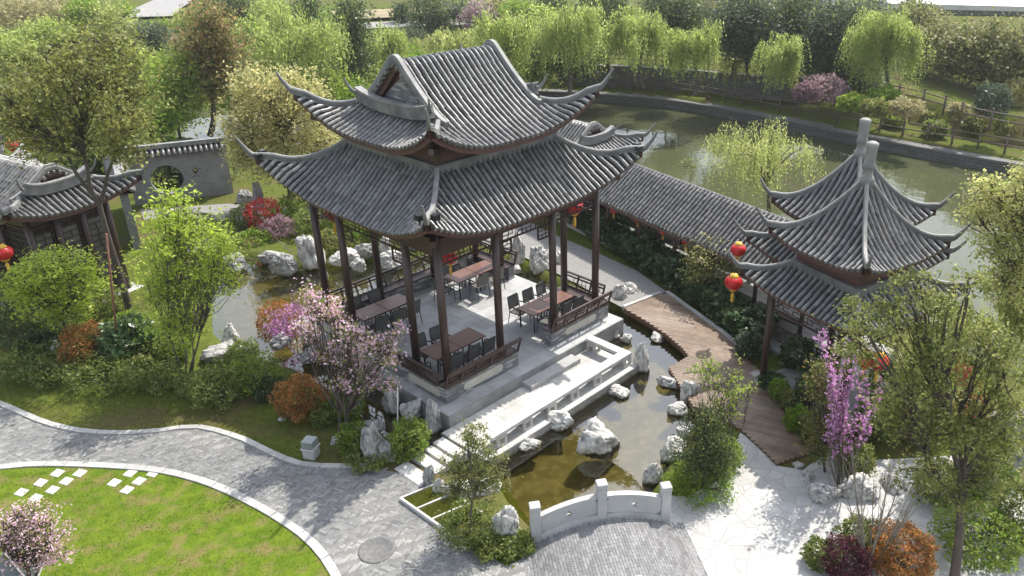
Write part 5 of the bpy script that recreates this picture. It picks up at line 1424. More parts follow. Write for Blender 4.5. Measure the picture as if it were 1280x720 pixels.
L_TEAL = leafmat('leaf_bluegreen', (0.043,0.065,0.040), (0.073,0.106,0.062), (0.119,0.156,0.094), .3, .5)
L_FATSIA = leafmat('leaf_glossy', (.036,.072,.026), (.065,.115,.042), (.13,.18,.085), .25, .32)
L_COVER = leafmat('leaf_cover', (.09,.135,.03), (.17,.215,.05), (.29,.31,.11), .42)
L_HEDGE = leafmat('leaf_far_hedge', (0.100,0.112,0.044), (0.188,0.188,0.075), (0.325,0.300,0.150), .4)
L_PINK = leafmat('petal_pink', (.66,.39,.52), (.78,.55,.66), (.86,.72,.79), .4)
L_BRONZE = leafmat('leaf_bronze', (.24,.19,.07), (.31,.26,.10), (.36,.35,.13), .4)
L_PURPLE = leafmat('petal_purple', (.38,.15,.36), (.50,.25,.47), (.62,.38,.58), .4)
L_PHOT = leafmat('leaf_red_tip', (.30,.095,.028), (.44,.17,.045), (.52,.27,.085), .4)
L_PHOTG = leafmat('leaf_red_green', (0.112,0.081,0.022), (0.188,0.125,0.037), (0.263,0.188,0.062), .35)
L_MAROON = leafmat('leaf_maroon', (0.044,0.013,0.022), (0.081,0.020,0.035), (0.138,0.037,0.056), .3)
L_RED = leafmat('leaf_red', (0.375,0.031,0.037), (0.525,0.062,0.062), (0.625,0.138,0.112), .4)
L_TAN = leafmat('twig_tan', (.26,.23,.11), (.34,.31,.16), (.42,.40,.21), .4)
L_PLUM = leafmat('leaf_plum', (.22,.14,.17), (.30,.20,.23), (.40,.30,.32), .4)
def one(m): return [('crown', m, 1, 1)]
def two(a, b, sh=.5, f=1.0): return [('crown', a, 1-sh, 1), ('young_leaves', b, sh, f)]

# ---- near trees
plant('broadleaf_tree', 'tall olive green tree with leaning trunk over the left hall roof', 'tree', (166,408), [(95,100,64,44),(40,120,46,46,-1),(145,125,46,44,1),(95,165,52,34),(25,180,32,35,.5),(155,185,32,28),(105,62,50,26,1),(168,145,30,34,-.8),(60,80,30,30)], two(L_OLIVE, L_OLIVEB, .5), 14500, .12, trunk=.13, bark=M_BARK, lean=(124,255), twigs=.55, bend=.10, crad=.27, per=32, shell=.25)
q = G(150,460); b_ = on_plane(133,292, q); m_ = MB(); m_.tube([q, b_], .03, 7); tag(m_.build('support_pole', mat('rust_pole', (.16,.07,.045), (.22,.10,.065), 5, .7), recalc=False), 'thin rusty pole propping the leaning tree by the left hall', 'pole')
plant('young_tree', 'slender pale green tree with several stems by the left pond', 'tree', (233,472), [(225,300,52,55),(200,350,42,45),(255,345,42,48,.4),(222,405,42,35),(215,260,28,32),(272,300,26,28)], two(L_SPRING, L_LIME, .5), 10500, .105, trunk=.04, stems=4, spread=.30, fork=.35, twigs=.7, crad=.17, per=13, shell=.1, bark=M_BARKG)
plant('maple_tree', 'small maple with bright lime green layered leaves in front of the left hall', 'tree', (92,440), [(70,330,46,16),(35,345,34,15,-.2),(100,352,34,15),(60,372,46,17),(85,392,28,12),(30,366,24,12)], one(L_LIME), 9000, .10, trunk=.07, fork=.5, twigs=.7, crad=.2, per=16, up=1.0)
plant('cherry_tree', 'pink blossoming cherry with bronze young leaves before the pavilion', 'tree', (427,548), [(392,375,14,26),(412,400,18,30,.4),(440,415,16,26),(382,415,18,20,.2),(408,440,20,22,.2),(437,450,18,26,.3),(462,425,13,24),(485,440,18,28),(498,415,9,14),(430,480,20,16),(462,470,22,20),(485,478,12,14)], [('blossom', L_PINK, .52, 1), ('crown', L_BRONZE, .28, .9), ('green_leaves', L_GREEN, .2, .9)], 6400, .085, trunk=.06, fork=.30, stems=3, spread=.2, twigs=.9, crad=.13, per=17, shell=.1)
wands('redbud_shrub', 'loose purple flowering shrub between the pond and the pink cherry', 'shrub', (372,445), [(340,388),(352,380),(362,376),(376,368),(388,362),(346,402),(332,404),(398,378)], L_PURPLE, 38, .08, start=.45, rad=.014, side=4, jit=.06)
ball('round_shrub', 'round clipped red orange shrub right beside the path, under the cherry', (372,534), 31, 28, L_PHOT, 5200, .075, 'round clipped shrubs', m2=L_PHOTG)
ball('round_shrub', 'round clipped rusty shrub before the left hall', (100,462), 28, 25, L_PHOT, 4200, .08, 'round clipped shrubs', m2=L_PHOTG)
ball('round_shrub', 'round red green shrub at the water behind the purple blossom', (345,432), 24, 25, L_PHOTG, 3600, .08, 'round clipped shrubs', m2=L_PHOT)
ball('round_shrub', 'dark maroon clipped shrub at the bottom edge of the plaza', (1060,735), 32, 24, L_MAROON, 5000, .055, 'round clipped shrubs')
ball('round_shrub', 'orange red clipped shrub at the bottom, right of the maroon one', (1134,738), 43, 31, L_PHOT, 7500, .065, 'round clipped shrubs', m2=L_PHOTG)
ball('round_shrub', 'grey green mound behind the maroon shrub at the bottom', (1078,702), 28, 22, L_OLIVED, 3400, .07, 'round clipped shrubs', m2=L_COVER)
ball('round_shrub', 'low grey green mound on the plaza edge left of the maroon shrub', (1030,718), 24, 16, L_OLIVED, 2600, .07, 'round clipped shrubs', m2=L_COVER)
ball('round_shrub', 'olive round shrub behind the purple blossom stems on the plaza', (1072,602), 24, 20, L_OLIVE, 3200, .07, 'round clipped shrubs', m2=L_COVER)
ball('shrub', 'dark green bushy shrub at the bottom right corner under the tree', (1240,722), 55, 30, L_GREEN, 5000, .08, 'garden shrubs', m2=L_COVER)
ball('shrub', 'dark mound of leaves at the right edge under the tree', (1275,690), 34, 40, L_OLIVED, 4200, .08, 'garden shrubs')
plant('young_pine', 'young grey green evergreen with open crown by the slab crossing', 'tree', (587,668), [(590,545,22,26),(575,580,32,24),(612,575,26,22),(595,605,36,22),(570,610,24,16),(618,598,18,16)], two(L_OLIVED, L_OLIVE, .3), 5200, .06, trunk=.04, bark=M_BARKG, fork=.5, twigs=.6, crad=.10, per=22, shell=.1)
ball('ground_shrub', 'weedy low mound around the foot of the young evergreen', (585,690), 42, 17, L_COVER, 3600, .06, 'garden shrubs', rough=.25)
plant('dark_bush', 'dark conifer bush on the pond bank beside the plaza', 'tree', (880,608), [(880,545,30,38),(868,575,34,28),(898,575,28,30),(885,520,20,22)], two(L_OLIVED, L_DARK, .6), 9500, .055, trunk=.06, fork=.4, twigs=.4, crad=.14, per=16)
plant('young_tree', 'thin yellow green sapling growing above the deck from the dark bush', 'tree', (905,585), [(905,475,30,24),(885,465,22,18),(928,490,22,16),(900,505,26,18),(882,452,12,10)], one(L_SPRING), 900, .08, trunk=.018, stems=4, fork=.35, spread=.3, twigs=1.2, crad=.12, per=9, shell=.1)
ball('ground_shrub', 'bright green low border round the dark conifer at the plaza edge', (880,632), 44, 14, L_GREEN, 3600, .06, 'garden shrubs', rough=.22)
ball('ground_shrub', 'lime green shrub right of the dark conifer', (912,592), 17, 20, L_SPRING, 1500, .07, 'garden shrubs', m2=L_GREEN, rough=.2)
wands('redbud_tree', 'upright redbud with magenta blossom along its stems at the twin pavilion', 'tree', (1050,612), [(1027,428),(1036,452),(1046,470),(1056,448),(1064,432),(1066,470),(1076,462),(1088,475),(1096,462),(1040,505)], L_PURPLE, 19, .085, start=.48, rad=.018, side=4, jit=.045)
plant('broadleaf_tree', 'large open olive leaved tree in the right foreground over the plaza', 'tree', (1192,735), [(1080,440,34,34,.3),(1075,395,26,24),(1255,540,34,40),(1235,440,40,38,.4),(1150,360,36,26),(1210,350,30,24),(1150,420,48,42),(1190,460,60,46,.5),(1130,480,44,38,-.3),(1225,520,50,48),(1165,530,52,42),(1110,520,30,30),(1245,590,42,50,.3),(1120,385,32,28),(1205,610,44,38),(1155,590,34,30),(1255,470,32,36),(1185,390,34,26)], two(L_OLIVE, L_OLIVED, .45), 21000, .078, trunk=.12, fork=.42, lean=(1200,635), twigs=.35, crad=.15, per=36, shell=.15, bark=M_BARK)
plant('broadleaf_tree', 'yellow green tree reaching in from the right edge above the lake', 'tree', (1340,560), [(1262,250,42,28),(1285,290,46,40),(1240,300,26,24,-.3),(1300,230,40,36),(1268,335,30,24),(1290,390,28,36),(1226,272,24,20,.3),(1246,345,30,24,-.3),(1238,232,20,16),(1262,375,26,22)], two(L_YELLOW, L_WILLOW, .6), 14000, .085, trunk=.10, fork=.5, lean=(1300,390), twigs=.5, crad=.18, per=18, shell=.1)
plant('red_maple', 'small dark red maple inside the right foreground tree', 'tree', (1215,600), [(1212,505,18,28),(1205,470,14,18),(1222,530,14,18)], one(L_RED), 1300, .075, trunk=.03, fork=.5, twigs=.8, crad=.13, per=9)
wands('bare_shrub', 'leafless many stemmed shrub in front of the plaza rocks', 'shrub', (1082,716), [(1058,590),(1068,560),(1082,575),(1092,600),(1108,570),(1122,590),(1140,600),(1150,630),(1160,580)], L_TAN, 0, .04, rad=.02, side=8, bark=M_TWIG)
wands('bare_shrub', 'leafless spreading branches over the left pond', 'shrub', (398,352), [(280,335),(300,325),(320,310),(345,300),(330,345),(300,352),(365,375),(350,325),(375,300)], L_TAN, 0, .04, rad=.024, side=6, bark=M_TWIG)
plant('cherry_tree', 'small pink blossom tree at the bottom left corner of the lawn', 'tree', (38,735), [(30,650,32,22),(55,665,32,22),(10,670,26,26),(75,690,18,16),(40,690,34,20)], [('blossom', L_PINK, .6, 1), ('crown', L_BRONZE, .4, .9)], 4200, .06, trunk=.04, fork=.35, stems=3, spread=.25, twigs=1.0, crad=.11, per=13)
plant('osmanthus_shrub', 'dark reddish leaved shrub between the deck and the twin pavilion', 'shrub', (1032,590), [(1028,480,20,34),(1035,530,26,34),(1022,560,18,22)], two(L_OLIVED, L_PHOTG, .25), 4200, .075, trunk=.04, fork=.3, twigs=.4, crad=.15, per=14)
plant('flowering_shrub', 'yellow green shrub with pinkish tips in front of the corridor', 'shrub', (885,375), [(890,318,30,26),(872,335,22,22),(905,345,24,24)], two(L_OLIVE, L_YELLOW, .35), 4200, .085, trunk=.04, stems=3, fork=.35, twigs=.5, crad=.17, per=12)
# ---- big leaved plants along the corridor and round the deck
hedge_px = [(690,262),(706,268),(722,275),(738,284),(752,294),(768,303),(784,313),(800,323),(816,333),(832,344),(848,352),(862,362),(876,372),(892,384),(908,396),(922,408),(936,422)]
for i, (u, v) in enumerate(hedge_px):
    ball('broadleaf_shrub', '', (u-5, v+5), 19+4*(i % 2)+i*.25, 11+2.4*((i*7) % 3)+i*.26, L_FATSIA, 850, .20+.02*(i % 3), 'big leaved shrubs in the row before the corridor', elong=1.35, up=.9, rough=.2, cat='shrub')['label'] = 'glossy dark big leaved shrub in the row between gravel path and corridor'
for i, (u, v, a, b, lab) in enumerate(((955,428,18,20,'big leaved dark shrub left of the twin pavilion post'),(940,452,20,16,'bluish big leaved shrub at the deck corner step'),(1000,470,22,22,'dark leafy shrub under the eave right of the twin pavilion post'),(975,505,14,14,'small yellowish shrub at the deck edge below the post'),(990,520,14,15,'small pale green shrub beside the deck, lower one'))):
    ball('broadleaf_shrub', lab, (u, v), a, b, (L_FATSIA, L_TEAL, L_DARK, L_GREEN, L_OLIVE)[i], 900, .14 if i < 3 else .08, 'garden shrubs', elong=1.4, up=.7, rough=.2)
for u, v, a, b, m, lab in ((1000,545,16,16,L_GREEN,'low green shrub at the deck end below the twin pavilion'),(1018,560,18,18,L_OLIVED,'small dull shrub left of the magenta blossom stems'),(965,490,14,10,L_FATSIA,'low dark plant at the foot of the twin pavilion post'),(1115,520,28,34,L_OLIVED,'dark shrub beneath the twin pavilion eave, behind the foreground tree'),(1150,560,32,34,L_DARK,'dark leafy shrub behind the broad white rock'),(1195,540,34,36,L_GREEN,'green shrub at the lake side of the twin pavilion'),(1090,560,22,30,L_OLIVED,'olive shrub close behind the magenta blossom stems'),(1235,640,34,34,L_GREEN,'leafy shrub before the big grey rockery'),(1180,640,30,26,L_COVER,'pale leafy undergrowth left of the foreground trunk'),(1010,520,16,30,L_DARK,'narrow dark shrub in the shade right of the twin pavilion post')):
    ball('garden_shrub', lab, (u, v), a, b, m, 2400, .085, 'garden shrubs', rough=.25)
# ---- left bed
bed_px = [(160,430,22,18,L_GREEN,'green herb mound just left of the pale green tree stems'),(240,500,24,12,L_OLIVE,'yellowish low shrub at the grass edge below the pale green tree'),(60,430,24,20,L_OLIVED,'dull shrub under the lime green maple'),(120,445,22,16,L_GREEN,'fresh green shrub right of the rusty round shrub'),(300,460,20,14,L_COVER,'low green plants at the near pond corner'),(215,455,20,14,L_GREEN,'small green plants among the stems of the pale green tree'),(330,505,20,14,L_DARK,'dark small shrub left of the orange round shrub'),(400,535,18,14,L_COVER,'low plants under the cherry, right of the orange shrub'),(112,395,22,18,L_GREEN,'green shrub at the plinth corner of the left hall'),(138,402,20,18,L_OLIVED,'dull shrub by the foot of the leaning trunk'),(10,430,24,26,L_OLIVED,'shrub at the left edge below the hall'),(640,700,26,9,L_COVER,'low weeds between big white rock and bridge post'),(610,700,24,10,L_OLIVE,'yellowish weeds at the path below the young evergreen'),(20,450,48,40,L_DARK,'dark mounded shrub below the left hall at the picture edge'),(45,455,26,20,L_FATSIA,'feathery dark plant left of the rusty round shrub'),(55,487,40,15,L_COVER,'low green cover at the left edge of the bed'),(120,497,45,17,L_COVER,'low green cover in the middle of the bed front'),(165,490,32,16,L_OLIVED,'low dull green cover below the pale green tree'),
          (195,495,28,14,L_COVER,'low cover right below the stems of the pale green tree'),(265,515,32,22,L_OLIVED,'dark dense shrub on the bed edge left of the orange shrub'),(312,502,34,24,L_GREEN,'rounded green shrub between the pond rock and the orange shrub'),(150,455,36,22,L_FATSIA,'glossy broad leaved plant behind the bed, beside the rusty pole'),(195,455,28,18,L_COVER,'leafy plant behind the pale green tree'),
          (290,478,26,15,L_OLIVED,'low dark shrub behind the rounded green one'),(25,480,36,18,L_COVER,'leafy mound at the far left above the grass'),(90,480,34,14,L_OLIVED,'low dark cover below the rusty round shrub'),(440,570,22,16,L_GREEN,'green herb clump below the cherry trunk'),(510,580,26,24,L_GREEN,'fresh green shrub with yellow flowers beside the scholar rock'),(432,530,22,26,L_GREEN,'leafy green shrub close to the cherry trunk'),(470,500,30,26,L_GREEN,'green herbs before the dark channel'),
          (455,590,26,8,L_OLIVE,'yellowish grass tuft at the end of the path kerb')]
for u, v, a, b, m, lab in bed_px: ball('bed_shrub', lab, (u, v), a, b, m, int(1200+a*b*2.4), .085 if m is not L_FATSIA else .15, 'shrubs of the left bed', rough=.24, m2=None if m in (L_DARK, L_FATSIA) else L_COVER)
# ---- behind the left pond and the large pavilion
mid = [(420,275,24,18,L_COVER,'pale leafy shrub under the far end of the left eave'),(350,285,22,14,L_GREEN,'green shrub between azalea and tall pale rock'),(375,278,26,18,L_OLIVED,'olive mound at the foot of the pale yellow tree'),(312,318,24,12,L_GREEN,'low green plants on the pond edge by the grey rocks'),(265,345,22,14,L_COVER,'low plants on the pond edge behind the pale green tree'),(405,318,22,12,L_OLIVE,'low yellowish plants between the pale rocks'),(235,300,26,14,L_COVER,'leafy plants along the garden path'),(500,290,24,16,L_COVER,'pale shrub beyond the back railing'),(440,305,34,22,L_GREEN,'green shrub between the left posts'),(410,300,28,20,L_COVER,'leafy shrub left of the left posts'),(480,300,30,20,L_DARK,'dark shrub behind the ledge rock'),(520,300,30,22,L_GREEN,'green shrub past the front left post'),(455,285,36,20,L_DARK,'dark foliage under the left eave'),(300,290,18,14,L_COVER,'low plant on the far bank of the left pond'),
       (560,295,28,22,L_DARK,'dark shrub seen through the back lattice'),(325,290,24,18,L_RED,'red azalea shrub by the garden path'),(345,300,20,12,L_PLUM,'dull plum shrub right of the red azalea'),(385,300,24,16,L_COVER,'leafy mound behind the tall pale rock'),(275,300,18,10,L_COVER,'low tuft beside the garden path'),(600,290,30,22,L_FATSIA,'dark glossy shrub behind the back right corner')]
for u, v, a, b, m, lab in mid: ball('bank_shrub', lab, (u, v), a, b, m, int(900+a*b*1.6), .12, 'shrubs behind the pavilion', rough=.22)
plant('yellow_tree', 'pale yellow flowering tree left of the large pavilion roof', 'tree', (365,262), [(330,115,45,36),(310,150,40,36),(350,160,48,40,.5),(370,125,36,36,.5),(335,200,48,30),(300,185,22,26),(390,180,36,30,1),(380,215,30,24,.5)], two(L_YELLOW, L_OLIVE, .15), 20000, .15, trunk=.13, fork=.4, twigs=.5, crad=.30, per=26, bend=.14, shell=.2)
plant('photinia_tree', 'tall tree with reddish new leaves at the upper left', 'tree', (262,168), [(262,22,26,22),(250,52,26,22),(278,50,24,22),(262,82,36,24),(285,85,24,22),(262,110,30,18)], two(L_OLIVED, L_RUST, .5), 10000, .2, z=-.4, trunk=.2, fork=.5, twigs=.4, crad=.55, per=14)
plant('spring_tree', 'bright green young tree left of the reddish one', 'tree', (225,172), [(212,90,32,26),(232,115,30,26),(205,130,30,26),(235,80,20,18),(225,145,26,18)], two(L_SPRING, L_GREEN, .5), 7000, .2, z=-.4, trunk=.1, fork=.45, twigs=.5, crad=.45, per=12)

# ---- willows and trees beyond the lake
UZ = 1.3
wil = [((352,135),[(350,45,48,34),(385,55,44,38,2),(330,65,36,30),(405,90,36,28,-3)],12000,.42,L_WILLOWG,'large willow left of the pavilion roof at the top'),
 ((405,140),[(398,105,34,22),(380,115,26,18)],4500,.36,L_SPRING,'bright yellow green bush willow below the large one'),
 ((490,105),[(488,55,24,22),(505,72,22,20),(470,80,24,18)],5000,.40,L_WILLOWG,'willow behind the left gable of the large roof'),
 ((570,95),[(565,48,36,18),(590,55,28,20),(545,60,24,18)],6000,.40,L_WILLOW,'low broad willow above the ridge of the large roof'),
 ((640,110),[(630,45,30,34),(648,70,30,28,-2),(615,60,22,26)],7000,.40,L_WILLOWG,'willow right behind the ridge end of the large roof'),
 ((712,118),[(712,30,38,26),(690,48,30,26,1),(735,50,26,26)],8500,.38,L_WILLOWG,'willow at the left end of the retaining wall'),
 ((803,108),[(795,35,38,30),(820,30,26,28),(778,50,26,26)],8500,.38,L_WILLOWG,'willow in the middle of the retaining wall'),
 ((868,118),[(868,38,34,26),(885,52,24,24),(850,55,24,24)],7500,.36,L_WILLOWG,'willow right of the middle over the lakeside fence'),
 ((915,120),[(918,62,22,20),(930,75,18,18)],4200,.36,L_WILLOW,'small willow near the right end of the retaining wall'),
 ((985,122),[(985,75,24,28),(970,95,20,24),(998,90,18,22)],6000,.34,L_WILLOWG,'slim weeping willow left of the purple leaved shrub'),
 ((1112,126),[(1110,35,34,34),(1125,65,28,30),(1095,75,28,28),(1085,50,22,22)],9500,.34,L_WILLOWG,'tall light green willow before the dark trees at the right')]
WB = {0:(372,-4,68,118,230,.25),1:(392,78,36,135,110,.22),2:(490,22,34,108,120,.22),3:(568,30,46,88,150,.22),4:(632,2,44,110,180,.22),5:(712,-6,48,104,230,.2),6:(800,2,50,100,230,.2),7:(872,12,34,112,160,.2),8:(922,46,24,116,90,.18),9:(985,38,34,124,220,.16),10:(1108,0,46,124,330,.16)}
for i, (b, lo, n, lf_, m, lab) in enumerate(wil):
    cx, tv, ru, lv, tr_, lf2 = WB[i]; willow('willow_tree', lab, b, cx, tv, ru, lv, m, tr_, lf2, UZ if i >= 3 and i != 8 else -.4, .16, 'willows beyond the lake')
willow('willow_tree', 'feathery willow on the near shore behind the corridor roof', (962,275), 958, 142, 72, 262, L_WILLOW, 150, .13, -.4, .1)
willow('willow_tree', 'pale willow at the right edge by the lake, behind the foreground tree', (1258,560), 1255, 330, 62, 540, L_WILLOW, 130, .085, -.4, .07)
plant('young_tree', 'wispy yellow green sapling at the lake between corridor and willow', 'tree', (868,235), [(862,212,14,20),(880,225,14,12)], one(L_WILLOW), 500, .13, trunk=.03, fork=.4, stems=3, twigs=1.2, crad=.16, per=5)
plant('light_tree', 'pale leafy tree behind the right slope of the large roof', 'tree', (672,118), [(660,60,30,26),(675,85,28,22),(650,88,22,20)], two(L_WILLOW, L_SPRING, .4), 5500, .28, z=-.4, trunk=.12, fork=.45, twigs=.4, crad=.55, per=13)
far = [((440,120),[(440,25,15,28),(440,65,17,32)],L_DARK,'narrow dark conifer at the top, left of the roof ridge'),((540,60),[(535,15,30,24),(550,32,26,20)],L_DARK,'dark round evergreen at the top above the roof'),((518,70),[(515,48,18,14)],L_TEAL,'small dark bush beside the round evergreen'),
 ((300,60),[(295,10,22,20),(312,28,18,20)],L_DARK,'dark evergreen right of the reddish tree'),((180,85),[(178,55,20,22),(195,45,14,16)],L_TEAL,'dark blue green bush above the olive tree'),((205,55),[(206,35,14,10)],L_GREEN,'small round bush by the pale road at the top left'),
 ((760,90),[(755,15,30,24),(775,35,24,24)],L_DARK,'dark tree behind the left willows'),((835,80),[(835,12,34,24),(850,30,30,24)],L_DARK,'dark tree behind the middle willows'),((935,100),[(930,18,40,28),(945,50,34,28),(915,45,24,24)],L_TEAL,'dark blue green tree behind the right willows'),
 ((700,100),[(690,60,30,26),(720,75,30,20)],L_DARK,'dark undergrowth behind the first wall willow'),((1000,95),[(1000,20,40,28),(985,45,30,24)],L_DARK,'dark evergreen above the slim willow'),((1045,106),[(1045,35,44,32),(1060,72,34,28),(1030,72,34,26),(1085,30,28,24)],L_TEAL,'large dark blue green tree at the right'),
 ((1075,114),[(1075,98,24,14)],L_TEAL,'dark low foliage at the foot of the tall light willow'),((640,60),[(650,15,24,14)],L_GREEN,'green bush far back above the roof ridge'),((735,40),[(735,12,20,12)],L_GREEN,'green bush at the top between willows'),((890,60),[(880,10,30,16)],L_HEDGE,'olive tree top behind the middle willows')]
for b, lo, m, lab in far: plant('evergreen_tree', lab, 'tree', b, lo, two(m, L_OLIVED, .18), int(sum(l[2]*l[3] for l in lo)*7)+900, .21, z=UZ if b[0] > 600 else -.4, trunk=.15, fork=.4, twigs=.12, crad=.7, per=14, group='dark trees beyond the lake')
hdg = [((1150,75),[(1150,35,24,26)]),((1180,90),[(1175,54,28,26),(1165,70,22,16)]),((1215,100),[(1210,60,28,28),(1195,76,24,18)]),((1250,108),[(1245,60,28,30),(1235,82,26,20)]),((1282,118),[(1278,66,30,32),(1268,90,26,22)])]
hl = ['leftmost','second from the left','middle','second from the right','rightmost']
for (b, lo), w_ in zip(hdg, hl): plant('olive_tree', w_+' of five grey green trees at the upper right', 'tree', b, lo, two(L_HEDGE, L_OLIVED, .3), 6500, .27, z=UZ+.3, trunk=.16, fork=.35, twigs=.15, crad=.7, per=14, group='grey green trees on the upper right slope')
lft = [((30,75),[(25,15,40,22),(45,35,34,20)],L_TAN,'tan half bare tree in the top left corner'),((85,70),[(75,18,30,22),(95,30,22,18)],L_TAN,'tan half bare tree, second from the top left corner'),((135,75),[(130,25,30,22),(150,45,26,20)],L_WILLOW,'pale green tree at the top left behind the olive tree'),
 ((10,110),[(10,70,34,28)],L_WILLOWG,'yellow green bush at the left edge behind the olive tree'),((170,115),[(165,80,26,24),(185,95,20,18)],L_WILLOWG,'light green shrub right behind the olive tree'),((240,60),[(238,30,18,18)],L_WILLOW,'pale green bush left of the reddish tree top'),((310,80),[(308,60,22,26)],L_WILLOWG,'light green tree between reddish tree and large willow'),
 ((445,115),[(455,95,30,16),(430,100,24,14)],L_WILLOWG,'light green thicket left of the roof gable'),((60,200),[(55,140,40,36),(20,150,34,30)],L_OLIVED,'shaded tree behind the left hall'),((150,215),[(150,185,34,26),(110,200,36,24)],L_COVER,'green bush before the side wall'),((520,110),[(520,85,36,20),(560,88,32,16),(600,92,26,14)],L_GREEN,'green thicket behind the roof ridge'),
 ((225,232),[(222,205,24,14)],L_DARK,'dark foliage seen through the round gate'),((262,228),[(258,205,18,14)],L_OLIVED,'leafy bush behind the octagonal window'),((185,185),[(190,150,24,24)],L_GREEN,'green shrub above the garden wall'),((300,150),[(300,120,22,26)],L_GREEN,'green bush between reddish tree and yellow tree'),((430,135),[(440,120,40,16),(400,128,30,14)],L_GREEN,'low green bush under the large willow'),((265,55),[(275,8,24,12)],L_DARK,'dark tree top at the very top behind the reddish tree')]
for b, lo, m, lab in lft: plant('leafy_tree', lab, 'tree', b, lo, one(m), int(sum(l[2]*l[3] for l in lo)*3.4)+900, .27, z=-.4, trunk=.12, fork=.4, twigs=.3, crad=.55, per=13, group='trees at the upper left')
sm = [((1095,148),18,10,L_OLIVE,'olive weeds right of the bright bush on the lake wall'),((1155,152),16,12,L_COVER,'pale weedy clump between the two right fences'),((1200,150),14,9,L_TAN,'small dry clump below the upper bend of the slope fence'),((1225,172),20,12,L_OLIVED,'dull scrub behind the lakeside fence, left of the right end scrub'),((1120,160),14,8,L_SPRING,'small bright clump at the lakeside fence'),((1172,172),16,9,L_COVER,'low weeds against the lakeside fence, middle of the slope'),((1250,165),16,12,L_TAN,'dry weeds under the small round blue green tree'),((1010,128),16,11,L_PLUM,'plum coloured shrub at the foot of the slim willow'),((1035,130),28,15,L_PLUM,'purple leaved shrub by the lakeside fence'),((1068,142),18,11,L_SPRING,'bright green bush hanging over the lake wall'),((1110,140),22,13,L_GREEN,'green bush right of the bright one by the fence'),((1135,150),22,11,L_TAN,'dry grassy clump behind the lakeside fence'),((1242,150),21,20,L_TEAL,'small round blue green tree on the slope'),((1272,135),16,16,L_YELLOW,'yellowish bush at the right edge above the lake'),((1210,165),24,11,L_TAN,'dry weeds below the slope fence'),((1180,160),20,10,L_OLIVE,'weedy clump in the middle of the slope'),((1265,178),24,14,L_OLIVED,'scrub at the right end of the lakeside fence'),((945,118),14,9,L_PLUM,'plum coloured shrub left of the slim willow'),
      ((485,22),13,6,L_PLUM,'small clipped plum ball on the far lawn'),((470,32),26,4,L_DARK,'clipped dark hedge along the far road'),((560,42),20,6,L_GREEN,'low shrub by the far road')]
for b, a, h_, m, lab in sm: ball('far_shrub', lab, b, a, h_, m, 1500, .22, 'small shrubs beyond the lake', z=(UZ if b[0] > 1000 and b[1] < 152 else -.3), rough=.2)
more = [((340,40),[(335,18,24,18)],L_WILLOWG,'pale bush at the very top right of the dark top trees'),((415,40),[(412,30,20,18)],L_GREEN,'green bush between the large willow and the narrow conifer'),((470,70),[(468,55,22,16)],L_WILLOWG,'pale thicket right of the narrow conifer'),((505,30),[(503,18,10,12)],L_DARK,'small dark tree left of the round evergreen at the top'),
 ((600,45),[(598,22,20,18)],L_PLUM,'dull reddish half bare tree above the ridge'),((622,40),[(622,12,16,16)],L_TAN,'tan half bare tree above the ridge end'),((575,40),[(575,14,14,10)],L_TEAL,'dark small tree at the top between roofs and street'),((675,60),[(672,28,24,22)],L_WILLOWG,'light green tree above the ridge end, behind the pale leafy tree'),((690,35),[(688,8,20,14)],L_DARK,'dark tree top left of the first wall willow'),
 ((395,55),[(385,20,18,22)],L_DARK,'dark tree in the shadow behind the large willow'),((60,60),[(55,40,34,16)],L_WILLOWG,'pale green thicket under the tan trees'),((110,50),[(108,14,20,16)],L_GREEN,'green tree top between the tan trees'),((155,40),[(150,14,14,12)],L_GREEN,'green bush at the left end of the pale road'),((330,70),[(322,45,18,22)],L_WILLOWG,'pale tree squeezed behind the yellow tree top'),((730,85),[(738,60,18,20)],L_OLIVED,'shaded tree between the first two wall willows'),((845,95),[(842,62,18,20)],L_OLIVED,'shaded tree between the middle willows'),
 ((965,80),[(960,50,22,24)],L_OLIVED,'dull tree behind the slim willow'),((1145,60),[(1140,22,20,20)],L_OLIVED,'dull tree at the top right of the tall light willow'),((1080,60),[(1075,15,24,18)],L_OLIVE,'olive tree top behind the large dark tree')]
for b, lo, m, lab in more: plant('leafy_tree', lab, 'tree', b, lo, two(m, L_GREEN, .15), int(sum(l[2]*l[3] for l in lo)*4.5)+900, .26, trunk=.12, fork=.4, twigs=.25, crad=.5, per=14, group='more trees along the top')
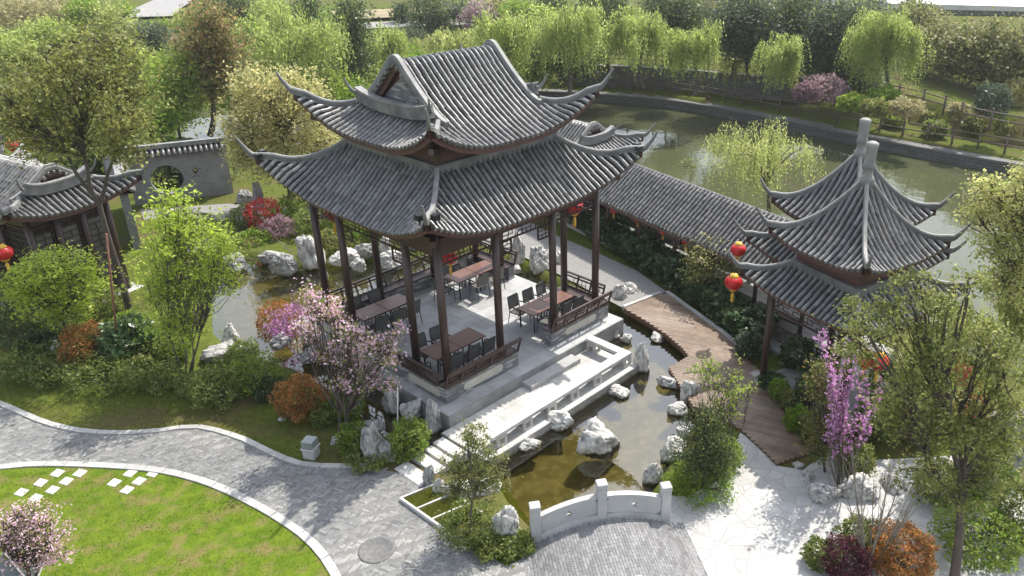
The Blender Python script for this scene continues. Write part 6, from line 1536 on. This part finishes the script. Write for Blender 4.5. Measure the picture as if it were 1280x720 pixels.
# ---- far lawns, road and building
def far_sheet(name, px, z, m):
    P = []
    for u, v in px:
        q = G(u, v, 0)
        for _ in range(6): q = G(u, v, hz(q[0], q[1])+z)
        P.append(q)
    mb = MB(); mb.sheet([tuple(q[:2]) for q in P], 0); mb.v = [tuple(q) for q in P]; return tag(mb.build(name, m, recalc=False), kind='structure')
M_ROAD = mat('pale_road', (.27,.265,.255), (.22,.215,.21), 2, .9)
far_sheet('far_road', ((128,22),(165,12),(200,-4),(250,-10),(236,4),(226,10),(218,20)), .30, M_ROAD)
far_sheet('far_street', ((395,30),(700,20),(700,26),(395,38)), .35, M_ROAD)
M_FLAWN = mat('far_lawn', (.13,.17,.03), (.19,.21,.05), .6, .95, spec=.05)
far_sheet('far_lawn', ((400,25),(640,16),(640,6),(400,14)), .33, mat('dry_lawn', (.24,.20,.13), (.30,.26,.17), .5, .95, spec=.05))
bp0 = G(1190, 48, 1.5)+HD*18; bl = thing('glass_building', 'long low glass fronted building at the top right behind trees', 'building', bp0, YAW-R(90)-.18)
BH = on_plane(1240, 4, bp0)[2]-bp0[2]
M_GLZ = mat('blue_glass', (.16,.19,.19), (.24,.27,.265), .8, .15, spec=.7)
m_ = MB(); m_.box(-.2, 60, 0, 12, -1, BH-.6); m_.build('glass_wall', M_GLZ, bl)
for i in range(24):
    m_ = MB(); m_.box(.1+i*2.6, .24+i*2.6, -.12, -.005, -1, BH-.6); m_.build('mullion', M_STONE, bl)
m_ = MB(); m_.box(-.3, 61, -.8, 13, BH-.55, BH); m_.build('roof', M_WHITE, bl)
m_ = MB(); m_.box(1.6, 2.6, -.9, -.13, -1, BH+2); m_.build('pillar', M_WHITE, bl)
M_PALE = mat('pale_render', (.62,.62,.61), (.55,.55,.54), 2, .8)
m_ = MB(); m_.box(-8, -.31, 1, 10, -1, BH+5); m_.build('white_wing', M_PALE, bl)
# ------------------------------------------------------------ thin spring haze
mb = MB(); mb.box(-40, 210, -110, 200, -4, 17)
hm = bpy.data.materials.new('haze_air'); hm.use_nodes = True; t = hm.node_tree; t.nodes.clear()
pv = t.nodes.new('ShaderNodeVolumePrincipled'); pv.inputs['Color'].default_value = (.95, .97, 1, 1); pv.inputs['Density'].default_value = .00038; pv.inputs['Anisotropy'].default_value = .35
ho = t.nodes.new('ShaderNodeOutputMaterial'); t.links.new(pv.outputs[0], ho.inputs['Volume'])
hz_o = mb.build('haze', hm); tag(hz_o, 'thin pale haze over the far trees', 'haze', kind='stuff')
SC.cycles.volume_bounces = 0
